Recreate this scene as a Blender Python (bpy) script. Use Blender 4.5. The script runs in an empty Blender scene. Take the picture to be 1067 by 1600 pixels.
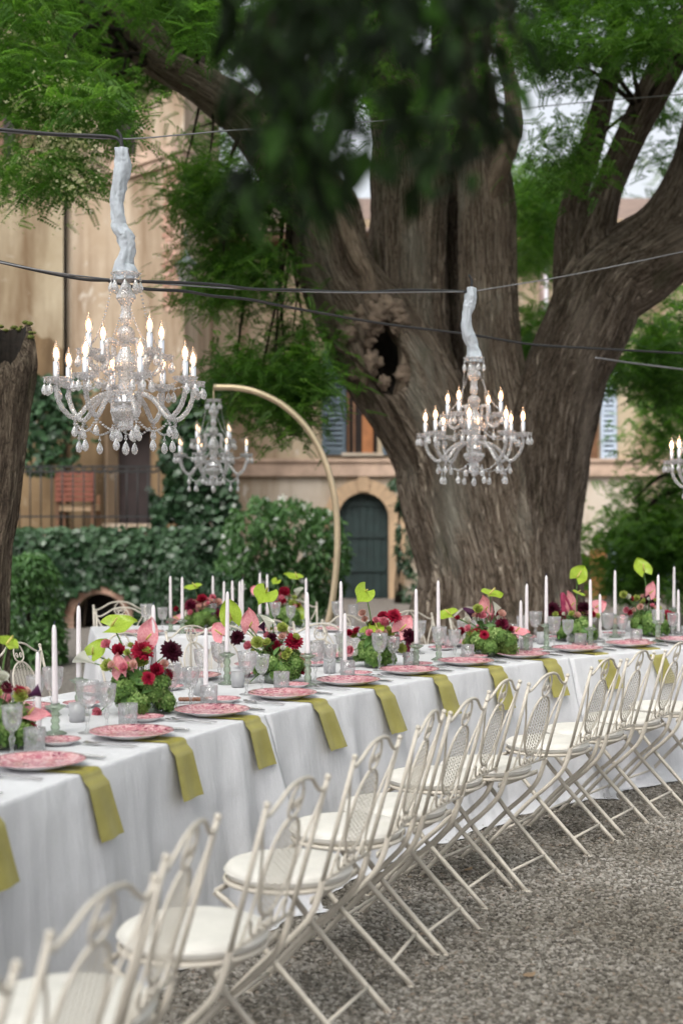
import bpy, math, random
import numpy as np
from mathutils import Vector, Matrix, noise as mn
R = math.radians
SC = bpy.context.scene
COL = SC.collection

# ------------------------------------------------------------------ camera, sky, sun, exposure
F, U0, V0, HC = 2222.0, 533.5, 805.0, 1.58      # lens in photo pixels, horizon row, eye height
cam_d = bpy.data.cameras.new("camera"); cam = bpy.data.objects.new("camera", cam_d); COL.objects.link(cam)
cam.location = (0, 0, HC); cam.rotation_euler = (R(90), 0, 0)
cam_d.sensor_fit = 'VERTICAL'; cam_d.sensor_height = 36; cam_d.sensor_width = 24; cam_d.lens = 50
cam_d.shift_y = 5 / 1600; cam_d.clip_start = 0.05; cam_d.clip_end = 600
cam_d.dof.use_dof = True; cam_d.dof.focus_distance = 6.7; cam_d.dof.aperture_fstop = 2.0
SC.camera = cam
SUN_EL, SUN_AZ = 55, 200          # azimuth: clockwise from +Y, the sun stands behind the camera, veiled by cloud
wd = bpy.data.worlds.new("World"); SC.world = wd; wd.use_nodes = True
nt = wd.node_tree; nt.nodes.clear()
sky = nt.nodes.new('ShaderNodeTexSky'); sky.sky_type = 'NISHITA'; sky.sun_disc = False
sky.sun_elevation = R(SUN_EL); sky.sun_rotation = R(SUN_AZ); sky.air_density = 1.0; sky.dust_density = 6.0; sky.ozone_density = 1.0
bg = nt.nodes.new('ShaderNodeBackground'); bg.inputs[1].default_value = 0.15
wo = nt.nodes.new('ShaderNodeOutputWorld')
hs_ = nt.nodes.new('ShaderNodeHueSaturation'); hs_.inputs['Saturation'].default_value = .25      # thin white cloud over the blue
nt.links.new(sky.outputs[0], hs_.inputs['Color']); nt.links.new(hs_.outputs[0], bg.inputs[0]); nt.links.new(bg.outputs[0], wo.inputs[0])
sun_d = bpy.data.lights.new("sun", 'SUN'); sun_d.energy = 0.6; sun_d.angle = R(18); sun_d.color = (1, 0.96, 0.9)
sun = bpy.data.objects.new("sun", sun_d); COL.objects.link(sun)
_a, _e = R(SUN_AZ), R(SUN_EL)
sun.rotation_euler = Vector((-math.sin(_a) * math.cos(_e), -math.cos(_a) * math.cos(_e), -math.sin(_e))).to_track_quat('-Z', 'Y').to_euler()
sun.location = (0, -5, 20)
SC.view_settings.view_transform = 'Standard'; SC.view_settings.look = 'None'
SC.view_settings.exposure = 1.02; SC.view_settings.gamma = 1.0
try: SC.view_settings.use_curve_mapping = False
except Exception: pass
SC.render.engine = 'CYCLES'
cy = SC.cycles
cy.use_denoising = True
try: cy.denoiser = 'OPENIMAGEDENOISE'
except Exception: pass
cy.max_bounces = 10; cy.diffuse_bounces = 4; cy.glossy_bounces = 4; cy.transmission_bounces = 8; cy.transparent_max_bounces = 24
cy.caustics_reflective = False; cy.caustics_refractive = False; cy.sample_clamp_indirect = 6
cy.use_adaptive_sampling = True; cy.adaptive_threshold = 0.01

rng = random.Random(7)
nrg = np.random.default_rng(7)

def PZ(u, v, Z):
    Y = F * (HC - Z) / (v - V0); return Vector(((u - U0) / F * Y, Y, Z))
def PY(u, v, Y):
    return Vector(((u - U0) / F * Y, Y, HC - (v - V0) / F * Y))

# ------------------------------------------------------------------ materials
MATS = {}
class NT:
    def __init__(s, name):
        m = bpy.data.materials.new(name); m.use_nodes = True; MATS[name] = m
        s.m = m; s.t = m.node_tree; s.t.nodes.clear(); s.out = s.n('ShaderNodeOutputMaterial')
    def n(s, t, **kw):
        x = s.t.nodes.new(t)
        for k, v in kw.items(): setattr(x, k, v)
        return x
    def l(s, a, b): s.t.links.new(a, b)
    def surf(s, sock): s.l(sock, s.out.inputs['Surface'])
    def coords(s, kind='Object', scale=(1, 1, 1), rot=(0, 0, 0)):
        tc = s.n('ShaderNodeTexCoord'); mp = s.n('ShaderNodeMapping'); mp.inputs['Scale'].default_value = scale; mp.inputs['Rotation'].default_value = rot
        s.l(tc.outputs[kind], mp.inputs['Vector']); return mp.outputs['Vector']
    def noise(s, vec, scale, detail=4, rough=.55, dist=0.0):
        x = s.n('ShaderNodeTexNoise'); x.inputs['Scale'].default_value = scale; x.inputs['Detail'].default_value = detail
        x.inputs['Roughness'].default_value = rough; x.inputs['Distortion'].default_value = dist
        if vec is not None: s.l(vec, x.inputs['Vector'])
        return x.outputs['Fac']
    def ramp(s, fac, stops):
        x = s.n('ShaderNodeValToRGB'); e = x.color_ramp.elements
        while len(e) < len(stops): e.new(0.5)
        for i, (p, c) in enumerate(stops):
            e[i].position = p; e[i].color = (c[0], c[1], c[2], 1) if not isinstance(c, (int, float)) else (c, c, c, 1)
        s.l(fac, x.inputs['Fac']); return x.outputs['Color']
    def mix(s, fac, a, b, mode='MIX'):
        x = s.n('ShaderNodeMixRGB', blend_type=mode)
        for sock, v in ((x.inputs[0], fac), (x.inputs[1], a), (x.inputs[2], b)):
            if isinstance(v, (int, float)): sock.default_value = v
            elif isinstance(v, tuple): sock.default_value = (v[0], v[1], v[2], 1)
            else: s.l(v, sock)
        return x.outputs[0]
    def bump(s, h, strength=.3, dist=.01):
        x = s.n('ShaderNodeBump'); x.inputs['Strength'].default_value = strength; x.inputs['Distance'].default_value = dist
        s.l(h, x.inputs['Height']); return x.outputs['Normal']
    def pbsdf(s, col, rough=.6, metal=0.0, normal=None, spec=.5, **kw):
        p = s.n('ShaderNodeBsdfPrincipled')
        for k, v in (('Base Color', col), ('Roughness', rough), ('Metallic', metal), ('Specular IOR Level', spec)):
            if isinstance(v, (int, float)): p.inputs[k].default_value = v
            elif isinstance(v, tuple): p.inputs[k].default_value = (v[0], v[1], v[2], 1)
            else: s.l(v, p.inputs[k])
        if normal is not None: s.l(normal, p.inputs['Normal'])
        for k, v in kw.items(): p.inputs[k].default_value = v
        return p.outputs[0]

def simple(name, col, rough=.6, metal=0.0, var=.12, scale=8, bump=0.0, bscale=60, spec=.5):
    t = NT(name); v = t.coords('Object')
    nz = t.noise(v, scale)
    lo = tuple(c * (1 - var) for c in col); hi = tuple(min(1, c * (1 + var)) for c in col)
    c = t.ramp(nz, [(.3, lo), (.7, hi)])
    nm = t.bump(t.noise(v, bscale), bump, .01) if bump else None
    t.surf(t.pbsdf(c, rough, metal, nm, spec)); return t.m

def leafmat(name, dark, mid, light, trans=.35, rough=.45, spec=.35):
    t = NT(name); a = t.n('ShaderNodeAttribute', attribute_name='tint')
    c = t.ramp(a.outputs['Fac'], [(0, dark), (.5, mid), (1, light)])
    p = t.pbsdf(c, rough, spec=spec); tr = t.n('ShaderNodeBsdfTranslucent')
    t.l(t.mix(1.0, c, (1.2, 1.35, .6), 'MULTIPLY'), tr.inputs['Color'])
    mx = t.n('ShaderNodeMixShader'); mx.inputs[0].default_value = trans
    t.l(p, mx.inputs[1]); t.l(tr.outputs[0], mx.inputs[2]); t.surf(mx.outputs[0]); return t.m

def petal(name, c0, c1, trans=.2, rough=.6, scale=30):
    t = NT(name); v = t.coords('Object'); c = t.ramp(t.noise(v, scale, 3), [(.32, c0), (.68, c1)])
    p = t.pbsdf(c, rough, spec=.3); tr = t.n('ShaderNodeBsdfTranslucent'); t.l(c, tr.inputs['Color'])
    mx = t.n('ShaderNodeMixShader'); mx.inputs[0].default_value = trans
    t.l(p, mx.inputs[1]); t.l(tr.outputs[0], mx.inputs[2]); t.surf(mx.outputs[0]); return t.m

def glass(name, tint=(.97, .98, .98), refr=.35, milk=.08, rough=.04, pat=0, ior=1.45, gl=.12, fr_=.5, cut_glint=0):
    """clear glass: see-through, mirror and refraction, with cut facets as relief"""
    t = NT(name); nm = None
    if pat:
        v = t.coords('Object', (pat, pat, pat * .6)); vo = t.n('ShaderNodeTexVoronoi'); vo.inputs['Scale'].default_value = 1.0
        t.l(v, vo.inputs['Vector']); nm = t.bump(vo.outputs['Distance'], .6, .004)
    tp = t.n('ShaderNodeBsdfTransparent'); tp.inputs[0].default_value = (*tint, 1)
    g = t.n('ShaderNodeBsdfGlass'); g.inputs['Color'].default_value = (*tint, 1); g.inputs['Roughness'].default_value = rough; g.inputs['IOR'].default_value = ior
    gs = t.n('ShaderNodeBsdfGlossy'); gs.inputs['Roughness'].default_value = rough + .03
    df = t.n('ShaderNodeBsdfTranslucent'); df.inputs[0].default_value = (.9, .9, .92, 1); d2 = t.n('ShaderNodeBsdfDiffuse'); d2.inputs[0].default_value = (.9, .9, .92, 1)
    if nm is not None:
        for x in (g, gs): t.l(nm, x.inputs['Normal'])
    m1 = t.n('ShaderNodeMixShader'); m1.inputs[0].default_value = refr; t.l(tp.outputs[0], m1.inputs[1]); t.l(g.outputs[0], m1.inputs[2])
    fr = t.n('ShaderNodeLayerWeight'); fr.inputs[0].default_value = .35
    if nm is not None: t.l(nm, fr.inputs['Normal'])
    ad = t.n('ShaderNodeMath', operation='MULTIPLY_ADD'); t.l(fr.outputs['Fresnel'], ad.inputs[0]); ad.inputs[1].default_value = fr_; ad.inputs[2].default_value = gl * .5
    m2 = t.n('ShaderNodeMixShader'); t.l(ad.outputs[0], m2.inputs[0]); t.l(m1.outputs[0], m2.inputs[1]); t.l(gs.outputs[0], m2.inputs[2])
    mm = t.n('ShaderNodeMixShader'); mm.inputs[0].default_value = .5; t.l(df.outputs[0], mm.inputs[1]); t.l(d2.outputs[0], mm.inputs[2])
    m3 = t.n('ShaderNodeMixShader'); m3.inputs[0].default_value = milk
    if pat and cut_glint:
        ve = t.n('ShaderNodeTexVoronoi'); ve.feature = 'DISTANCE_TO_EDGE'; ve.inputs['Scale'].default_value = 1.0; t.l(t.coords('Object', (pat, pat, pat * .45)), ve.inputs['Vector']); t.l(t.ramp(ve.outputs['Distance'], [(.0, cut_glint), (.14, milk)]), m3.inputs[0])  # highlights along the cut edges, painted in as whiter lines
    t.l(m2.outputs[0], m3.inputs[1]); t.l(mm.outputs[0], m3.inputs[2])
    t.surf(m3.outputs[0]); return t.m

simple('cream_metal', (.575, .525, .45), .42, 0, .1, 14, .25, 90)
simple('cushion', (.66, .635, .59), .9, 0, .07, 9, .45, 28)
simple('gold_metal', (.62, .50, .34), .35, .75, .1, 6)
simple('chrome', (.75, .75, .76), .12, 1.0, .03, 6)
simple('steel', (.7, .7, .71), .2, 1.0, .05, 20)
simple('black_rubber', (.025, .025, .028), .6, 0, .2, 6)
simple('grey_wire', (.22, .22, .23), .5, .3, .2, 6)
simple('candle_wax', (.76, .71, .73), .5, 0, .03, 5)
simple('wick', (.05, .05, .12), .9)
simple('sleeve_cloth', (.46, .50, .55), .85, 0, .06, 10, .4, 45)
simple('stem_green', (.09, .19, .045), .5, 0, .25, 20)
simple('lantern_iron', (.05, .06, .06), .5, .4)
simple('rail_iron', (.03, .03, .03), .6, .3)
simple('roof_tile', (.17, .12, .095), .9, 0, .3, 5, .4, 20)
simple('terracotta', (.22, .07, .045), .8, 0, .2, 5, .3, 30)
simple('string_course', (.43, .31, .235), .85, 0, .32, 2.2, .5, 14)
simple('stone_trim', (.46, .32, .20), .85, 0, .2, 2, .4, 16)
simple('door_green', (.018, .035, .034), .55, 0, .25, 5, .3, 20)
simple('shutter_blue', (.075, .105, .13), .6, 0, .18, 5)
simple('shutter_pale', (.40, .47, .56), .6, 0, .15, 5)
simple('shutter_dark', (.035, .05, .06), .6, 0, .2, 5)
simple('wood_orange', (.33, .13, .045), .55, 0, .2, 6, .2, 30)
simple('wood_brown', (.16, .08, .04), .6, 0, .3, 4, .3, 30)
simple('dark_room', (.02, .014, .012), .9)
simple('brown_door', (.022, .014, .014), .7, 0, .3, 4, .3, 20)
simple('pipe', (.30, .22, .20), .6, 0, .2, 3)
simple('white_pipe', (.55, .53, .56), .5, 0, .1, 3)
simple('burl', (.19, .14, .105), .9, 0, .4, 16, .8, 50)
simple('nuts', (.30, .14, .09), .6, 0, .3, 40)
simple('pane', (.08, .1, .12), .1, 0, .1, 3)
simple('leaf_dry', (.22, .15, .09), .8, 0, .3, 30)
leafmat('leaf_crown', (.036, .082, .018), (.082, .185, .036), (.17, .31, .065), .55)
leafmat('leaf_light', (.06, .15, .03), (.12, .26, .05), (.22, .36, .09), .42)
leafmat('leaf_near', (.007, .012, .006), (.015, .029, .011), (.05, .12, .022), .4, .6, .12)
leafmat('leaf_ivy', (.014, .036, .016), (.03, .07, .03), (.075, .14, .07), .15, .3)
leafmat('leaf_shrub', (.03, .07, .02), (.065, .15, .045), (.14, .27, .09), .3, .3)
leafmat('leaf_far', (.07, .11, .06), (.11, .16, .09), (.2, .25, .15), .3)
leafmat('blossom_cream', (.4, .4, .2), (.55, .55, .32), (.7, .68, .45), .3)
leafmat('blossom_white', (.5, .52, .5), (.7, .7, .68), (.8, .8, .78), .3)
leafmat('hydrangea', (.055, .12, .025), (.15, .27, .06), (.34, .46, .16), .3, .6)
petal('green_spathe', (.30, .44, .035), (.42, .56, .07), .3, .28, 14)
petal('pink_spathe', (.74, .24, .29), (.86, .44, .46), .25, .28, 10)
petal('crimson', (.28, .006, .028), (.46, .018, .06), .15)
petal('black_dahlia', (.022, .001, .008), (.075, .003, .018), .08)
petal('burgundy', (.07, .003, .018), (.18, .008, .035), .1)
petal('rose_pink', (.70, .17, .26), (.86, .40, .46), .3)
petal('blush', (.72, .40, .36), (.85, .62, .52), .3)
petal('lime', (.38, .46, .08), (.56, .62, .20), .3)
petal('calla_white', (.72, .72, .62), (.85, .85, .78), .3)
petal('calla_dark', (.035, .008, .035), (.09, .02, .07), .1)
petal('amaranth', (.22, .02, .06), (.42, .06, .13), .15)
petal('spadix', (.55, .46, .12), (.66, .58, .2), .1)
glass('crystal', (.998, .999, .999), .05, .012, .02, 110, gl=.05, fr_=.6, cut_glint=.30)
glass('chandelier_glass', (.998, .998, .999), .22, .16, .03, 120, gl=.34, fr_=.7, cut_glint=.6)
glass('green_glass', (.72, .84, .68), .35, .16, .08, 0, gl=.12)
glass('frosted', (.97, .98, .99), .25, .30, .3, 0, gl=.1)
glass('bulb_glass', (1, .99, .97), .1, .02, .02, 0, gl=.1)
t = NT('filament'); em = t.n('ShaderNodeEmission'); em.inputs[0].default_value = (1, .52, .25, 1); em.inputs[1].default_value = 16; t.surf(em.outputs[0])
t = NT('filament_far'); em = t.n('ShaderNodeEmission'); em.inputs[0].default_value = (1, .6, .36, 1); em.inputs[1].default_value = 2; t.surf(em.outputs[0])

# linen
t = NT('linen'); v = t.coords('Object'); w1 = t.coords('Object', (420, 420, 60)); w2 = t.coords('Object', (60, 60, 420))
h = t.mix(.5, t.noise(w1, 1, 2), t.noise(w2, 1, 2)); wr = t.mix(.6, t.noise(v, 6, 5, .6), t.noise(t.coords('Object', (9, 9, .9)), 1.0, 4, .55, .4))
c = t.ramp(t.mix(.5, h, t.noise(v, 2.5, 3)), [(.35, (.57, .57, .595)), (.65, (.66, .66, .68))])
b1 = t.n('ShaderNodeBump'); b1.inputs['Strength'].default_value = .25; b1.inputs['Distance'].default_value = .0015; t.l(h, b1.inputs['Height'])
b2 = t.n('ShaderNodeBump'); b2.inputs['Strength'].default_value = .5; b2.inputs['Distance'].default_value = .035; t.l(wr, b2.inputs['Height']); t.l(b1.outputs[0], b2.inputs['Normal'])
t.surf(t.pbsdf(c, .92, 0, b2.outputs[0], .2))
# satin napkin
t = NT('olive_satin'); v = t.coords('Object'); w = t.coords('Object', (300, 30, 300))
c = t.ramp(t.noise(v, 9, 4), [(.3, (.24, .21, .034)), (.7, (.37, .33, .082))])
t.surf(t.pbsdf(c, .36, 0, t.bump(t.noise(w, 1, 3), .2, .003), .6))
# transfer-ware plate: white body, pink floral print laid over the face
t = NT('plate_print'); v = t.coords('Object'); n1 = t.noise(v, 22, 3, .6, .6); n2 = t.noise(v, 48, 4, .6, 1.2)
fl = t.ramp(n1, [(.42, (.56, .27, .30)), (.50, (.42, .10, .155)), (.55, (.58, .30, .325)), (.62, (.22, .02, .07))])
c = t.mix(t.ramp(n2, [(.50, 0), (.56, 1)]), fl, (.68, .44, .45))
t.surf(t.pbsdf(c, .12, 0, None, .5))
simple('plate_white', (.78, .76, .75), .12, 0, .02, 5)
# bark
def bark(name, dark, mid, light, moss=None, sc=9, st=.9):
    """furrowed bark along the stem: long ridges, cross cracks that break them into plates, grain, grey weathering"""
    t = NT(name); tc = t.n('ShaderNodeTexCoord')
    def mp(x, y):
        m = t.n('ShaderNodeMapping'); m.inputs['Scale'].default_value = (x, y, 1); t.l(tc.outputs['UV'], m.inputs['Vector']); return m.outputs[0]
    a = t.noise(mp(sc, sc * .16), 1.5, 6, .68, 1.0); g = t.noise(mp(sc * 4.0, sc * 1.5), 1.4, 6, .7, .5)
    wv = t.n('ShaderNodeVectorMath', operation='ADD'); ns = t.n('ShaderNodeTexNoise'); ns.inputs['Scale'].default_value = 3.0; t.l(mp(sc * .5, sc * .12), ns.inputs['Vector'])
    t.l(mp(sc * 1.7, sc * .30), wv.inputs[0]); t.l(ns.outputs['Color'], wv.inputs[1])
    vo = t.n('ShaderNodeTexVoronoi'); vo.feature = 'DISTANCE_TO_EDGE'; vo.inputs['Scale'].default_value = 1.0; t.l(wv.outputs[0], vo.inputs['Vector'])
    crack = t.ramp(vo.outputs['Distance'], [(.0, 0), (.16, 1)])
    h = t.mix(.34, a, g); h2 = t.mix(.45, t.ramp(h, [(.38, 0), (.58, 1)]), crack, 'MULTIPLY')
    c = t.ramp(h, [(.40, tuple(x * .30 for x in mid)), (.475, mid), (.56, light)]); c = t.mix(t.ramp(vo.outputs['Distance'], [(.0, .75), (.08, 0)]), c, dark)
    big = t.noise(t.coords('Object'), 1.1, 5, .6); c = t.mix(t.ramp(big, [(.42, 0), (.68, .5)]), c, tuple(x * .5 for x in mid))
    pale = t.noise(t.coords('Object', (1.4, 1.4, .35)), 1.7, 4); c = t.mix(t.ramp(pale, [(.55, 0), (.72, .45)]), c, tuple(min(.5, x * 1.15 + .03) for x in light))
    if moss:
        gm = t.noise(t.coords('Object', (1.6, 1.6, .5)), 2.2, 4); c = t.mix(t.ramp(gm, [(.60, 0), (.70, .55)]), c, moss)
    t.surf(t.pbsdf(c, .93, 0, t.bump(h2, st, .05), .2)); return t.m
bark('bark_great', (.025, .016, .010), (.30, .225, .168), (.52, .43, .345), (.09, .095, .04), 11, 1.0)
bark('bark_smooth', (.13, .095, .07), (.25, .19, .145), (.36, .285, .22), None, 5, .5)
bark('bark_limb', (.018, .012, .008), (.175, .13, .096), (.35, .285, .23), (.07, .075, .035), 13, 1.0)
bark('bark_stump', (.02, .014, .01), (.17, .125, .09), (.36, .29, .21), (.07, .08, .03), 15, 1.0)
bark('bark_twig', (.02, .015, .01), (.05, .035, .024), (.09, .07, .05), None, 20)
simple('rotten_wood', (.012, .008, .005), .95, 0, .5, 25, .9, 40)
simple('moss', (.10, .12, .02), .95, 0, .35, 20, .8, 60)
# plaster
def plaster(name, a, b, stain, wear, sc=.7):
    t = NT(name); v = t.coords('Object'); vs = t.coords('Object', (1.3, 1.3, .22))
    c = t.ramp(t.noise(v, sc, 6, .62, .4), [(.34, a), (.62, b)])
    c = t.mix(t.ramp(t.noise(vs, 1.1, 5, .6), [(.42, 0), (.60, 1)]), c, stain)
    c = t.mix(t.ramp(t.noise(v, 2.4, 6, .7, .8), [(.60, 0), (.66, .8)]), c, wear)
    t.surf(t.pbsdf(c, .93, 0, t.bump(t.noise(v, 9, 6), .4, .02), .2)); return t.m
plaster('plaster_facade', (.36, .28, .185), (.47, .39, .28), (.26, .19, .125), (.51, .455, .385))
plaster('plaster_house', (.36, .275, .19), (.47, .39, .30), (.25, .18, .12), (.51, .455, .385))
plaster('plaster_stain_shade', (.15, .10, .055), (.23, .16, .09), (.085, .055, .03), (.26, .2, .13))  # brown wall stains plus the terrace's deep shade, both put into the colour
plaster('plaster_wing', (.29, .235, .155), (.37, .315, .225), (.16, .11, .065), (.38, .34, .27))
plaster('plaster_plinth', (.43, .355, .275), (.54, .475, .40), (.32, .25, .18), (.58, .54, .485))
# brick
t = NT('brick'); v = t.coords('Object'); oi = t.n('ShaderNodeObjectInfo')
c = t.ramp(oi.outputs['Random'], [(0, (.36, .19, .135)), (.5, (.45, .27, .20)), (1, (.52, .35, .27))])
c = t.mix(t.ramp(t.noise(v, 14, 5), [(.5, 0), (.75, .5)]), c, (.5, .4, .32)); t.surf(t.pbsdf(c, .9, 0, t.bump(t.noise(v, 40), .5, .01)))
# gravel
t = NT('gravel_ground'); v = t.coords('Object'); vo = t.n('ShaderNodeTexVoronoi'); vo.inputs['Scale'].default_value = 62; t.l(v, vo.inputs['Vector'])
sep = t.n('ShaderNodeSeparateColor'); t.l(vo.outputs['Color'], sep.inputs[0])
c = t.ramp(sep.outputs[0], [(0, (.075, .065, .055)), (.5, (.16, .14, .12)), (1, (.27, .25, .225))])
t.surf(t.pbsdf(c, .9, 0, t.bump(vo.outputs['Distance'], .9, .012)))
t = NT('pebble'); oi = t.n('ShaderNodeObjectInfo'); v = t.coords('Object')
c = t.ramp(oi.outputs['Random'], [(0, (.05, .045, .04)), (.25, (.12, .11, .096)), (.55, (.205, .192, .172)), (.9, (.38, .365, .345)), (1, (.22, .17, .13))])
c = t.mix(t.ramp(t.noise(v, 30, 3), [(.4, 0), (.7, .35)]), c, (.33, .30, .26))
gl_ = t.n('ShaderNodeTexNoise'); gl_.inputs['Scale'].default_value = 1.4; gl_.inputs['Detail'].default_value = 3; t.l(oi.outputs['Location'], gl_.inputs['Vector'])
c = t.mix(1.0, c, t.ramp(gl_.outputs['Fac'], [(.35, (.62, .595, .55)), (.62, (1.0, .985, .96))]), 'MULTIPLY')
t.surf(t.pbsdf(c, .85, 0, None, .3))

# ------------------------------------------------------------------ mesh helpers
def catmull(pts, sub=6):
    pts = [Vector(p) for p in pts]
    if len(pts) < 3: return [pts[0].lerp(pts[-1], i / sub) for i in range(sub + 1)]
    P = [pts[0] * 2 - pts[1]] + pts + [pts[-1] * 2 - pts[-2]]; out = []
    for i in range(1, len(P) - 2):
        p0, p1, p2, p3 = P[i - 1:i + 3]
        for j in range(sub):
            s = j / sub; s2 = s * s; s3 = s2 * s
            out.append(.5 * ((2 * p1) + (p2 - p0) * s + (2 * p0 - 5 * p1 + 4 * p2 - p3) * s2 + (3 * p1 - p0 - 3 * p2 + p3) * s3))
    out.append(pts[-1].copy()); return out
def lerp_list(vals, n):
    return [float(x) for x in np.interp(np.linspace(0, len(vals) - 1, n), range(len(vals)), vals)]

class MB:
    def __init__(s): s.v = []; s.f = []; s.uv = []; s.hasuv = False; s.mi = []; s.cur = 0
    def face(s, idx, uv=None):
        s.f.append(tuple(idx)); s.mi.append(s.cur)
        s.uv.extend(uv if uv else [(0, 0)] * len(idx))
        if uv: s.hasuv = True
    def tube(s, pts, r, n=8, cap=True, mod=None, uv=False, ends=None):
        pts = [Vector(p) for p in pts]; N = len(pts)
        rr = r if isinstance(r, (list, tuple)) else [r] * N
        if len(rr) != N: rr = lerp_list(rr, N)
        base = len(s.v); T0 = (pts[1] - pts[0]).normalized()
        up = Vector((0, 1, 0)) if abs(T0.z) > .8 else Vector((0, 0, 1))
        x = T0.cross(up).normalized(); L = 0.0; Ls = []
        for i, p in enumerate(pts):
            T = ((pts[min(i + 1, N - 1)] - pts[max(i - 1, 0)])).normalized()
            x = (x - T * x.dot(T)).normalized(); y = T.cross(x)
            if i: L += (p - pts[i - 1]).length
            Ls.append(L)
            for j in range(n):
                a = 2 * math.pi * j / n; q = rr[i] * (mod(a, L, p) if mod else 1)
                s.v.append(p + (x * math.cos(a) + y * math.sin(a)) * q)
        R0 = max(rr)
        for i in range(N - 1):
            for j in range(n):
                k = (j + 1) % n
                uvq = None
                if uv:
                    u0, u1 = j / n * 6.283 * R0, (j + 1) / n * 6.283 * R0
                    uvq = [(u0, Ls[i]), (u1, Ls[i]), (u1, Ls[i + 1]), (u0, Ls[i + 1])]
                s.face((base + i * n + j, base + i * n + k, base + (i + 1) * n + k, base + (i + 1) * n + j), uvq)
        if cap:
            s.face([base + j for j in range(n)][::-1]); s.face([base + (N - 1) * n + j for j in range(n)])
    def flatbar(s, pts, side, hw, ht):
        """bar with a rectangular section: ht along `side`, hw in the bend plane"""
        pts = [Vector(p) for p in pts]; N = len(pts); side = Vector(side).normalized(); base = len(s.v)
        for i, p in enumerate(pts):
            T = (pts[min(i + 1, N - 1)] - pts[max(i - 1, 0)]).normalized(); w = T.cross(side).normalized()
            for a, b in ((1, 1), (1, -1), (-1, -1), (-1, 1)): s.v.append(p + side * ht * a + w * hw * b)
        for i in range(N - 1):
            for j in range(4):
                k = (j + 1) % 4; s.face((base + i * 4 + j, base + i * 4 + k, base + (i + 1) * 4 + k, base + (i + 1) * 4 + j))
        s.face((base + 3, base + 2, base + 1, base)); s.face([base + (N - 1) * 4 + j for j in range(4)])
    def lathe(s, prof, n=20, c=(0, 0, 0), rmod=None, caps=True):
        c = Vector(c); base = len(s.v); m = len(prof)
        for (r, z) in prof:
            for j in range(n):
                a = 2 * math.pi * j / n; q = r * (rmod(a, z) if rmod else 1)
                s.v.append(c + Vector((q * math.cos(a), q * math.sin(a), z)))
        for i in range(m - 1):
            for j in range(n):
                k = (j + 1) % n; s.face((base + i * n + j, base + i * n + k, base + (i + 1) * n + k, base + (i + 1) * n + j))
        if caps and prof[0][0] > 1e-4: s.face([base + j for j in range(n)][::-1])
        if caps and prof[-1][0] > 1e-4: s.face([base + (m - 1) * n + j for j in range(n)])
    def box(s, lo, hi, M=None):
        base = len(s.v)
        for z in (lo[2], hi[2]):
            for x, y in ((lo[0], lo[1]), (hi[0], lo[1]), (hi[0], hi[1]), (lo[0], hi[1])):
                p = Vector((x, y, z)); s.v.append(M @ p if M else p)
        for f in ((3, 2, 1, 0), (4, 5, 6, 7), (0, 1, 5, 4), (1, 2, 6, 5), (2, 3, 7, 6), (3, 0, 4, 7)): s.face([base + i for i in f])
    def ball(s, c, r, n=8, m=5, sz=1.0):
        s.lathe([(r * math.sin(math.pi * i / m) + (1e-5), -r * sz * math.cos(math.pi * i / m)) for i in range(m + 1)], n, c)
    def grid(s, fn, nu, nv, closed=False):
        base = len(s.v)
        for i in range(nu + 1):
            for j in range(nv + 1): s.v.append(Vector(fn(i / nu, j / nv)))
        for i in range(nu):
            for j in range(nv):
                a = base + i * (nv + 1) + j; s.face((a, a + nv + 1, a + nv + 2, a + 1))
    def mesh(s, name, mats, smooth=True):
        me = bpy.data.meshes.new(name); me.from_pydata([tuple(p) for p in s.v], [], s.f)
        for m in (mats if isinstance(mats, (list, tuple)) else [mats]): me.materials.append(MATS[m] if isinstance(m, str) else m)
        if s.hasuv:
            ul = me.uv_layers.new(name='UVMap'); ul.data.foreach_set('uv', np.array(s.uv, dtype=np.float32).ravel())
        n = len(me.polygons)
        me.polygons.foreach_set('use_smooth', [smooth] * n); me.polygons.foreach_set('material_index', s.mi)
        me.update(); return me

def link(name, data, parent=None, loc=(0, 0, 0), rot=(0, 0, 0), scale=(1, 1, 1)):
    o = bpy.data.objects.new(name, data); COL.objects.link(o)
    o.location = loc; o.rotation_euler = rot; o.scale = scale if not isinstance(scale, (int, float)) else (scale,) * 3
    if parent is not None: o.parent = parent
    return o
def tag(o, label, cat, group=None):
    o['label'] = label; o['category'] = cat
    if group: o['group'] = group
    return o
def thing(name, label, cat, loc=(0, 0, 0), rotz=0, group=None):
    return tag(link(name, None, None, loc, (0, 0, rotz)), label, cat, group)
def part(name, mb, mat, parent, smooth=True, **kw): return link(name, mb.mesh(name, mat, smooth), parent, **kw)
def struct(o): o['kind'] = 'structure'; return o
ORD = ['', 'first', 'second', 'third', 'fourth', 'fifth', 'sixth', 'seventh', 'eighth', 'ninth', 'tenth']

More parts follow.
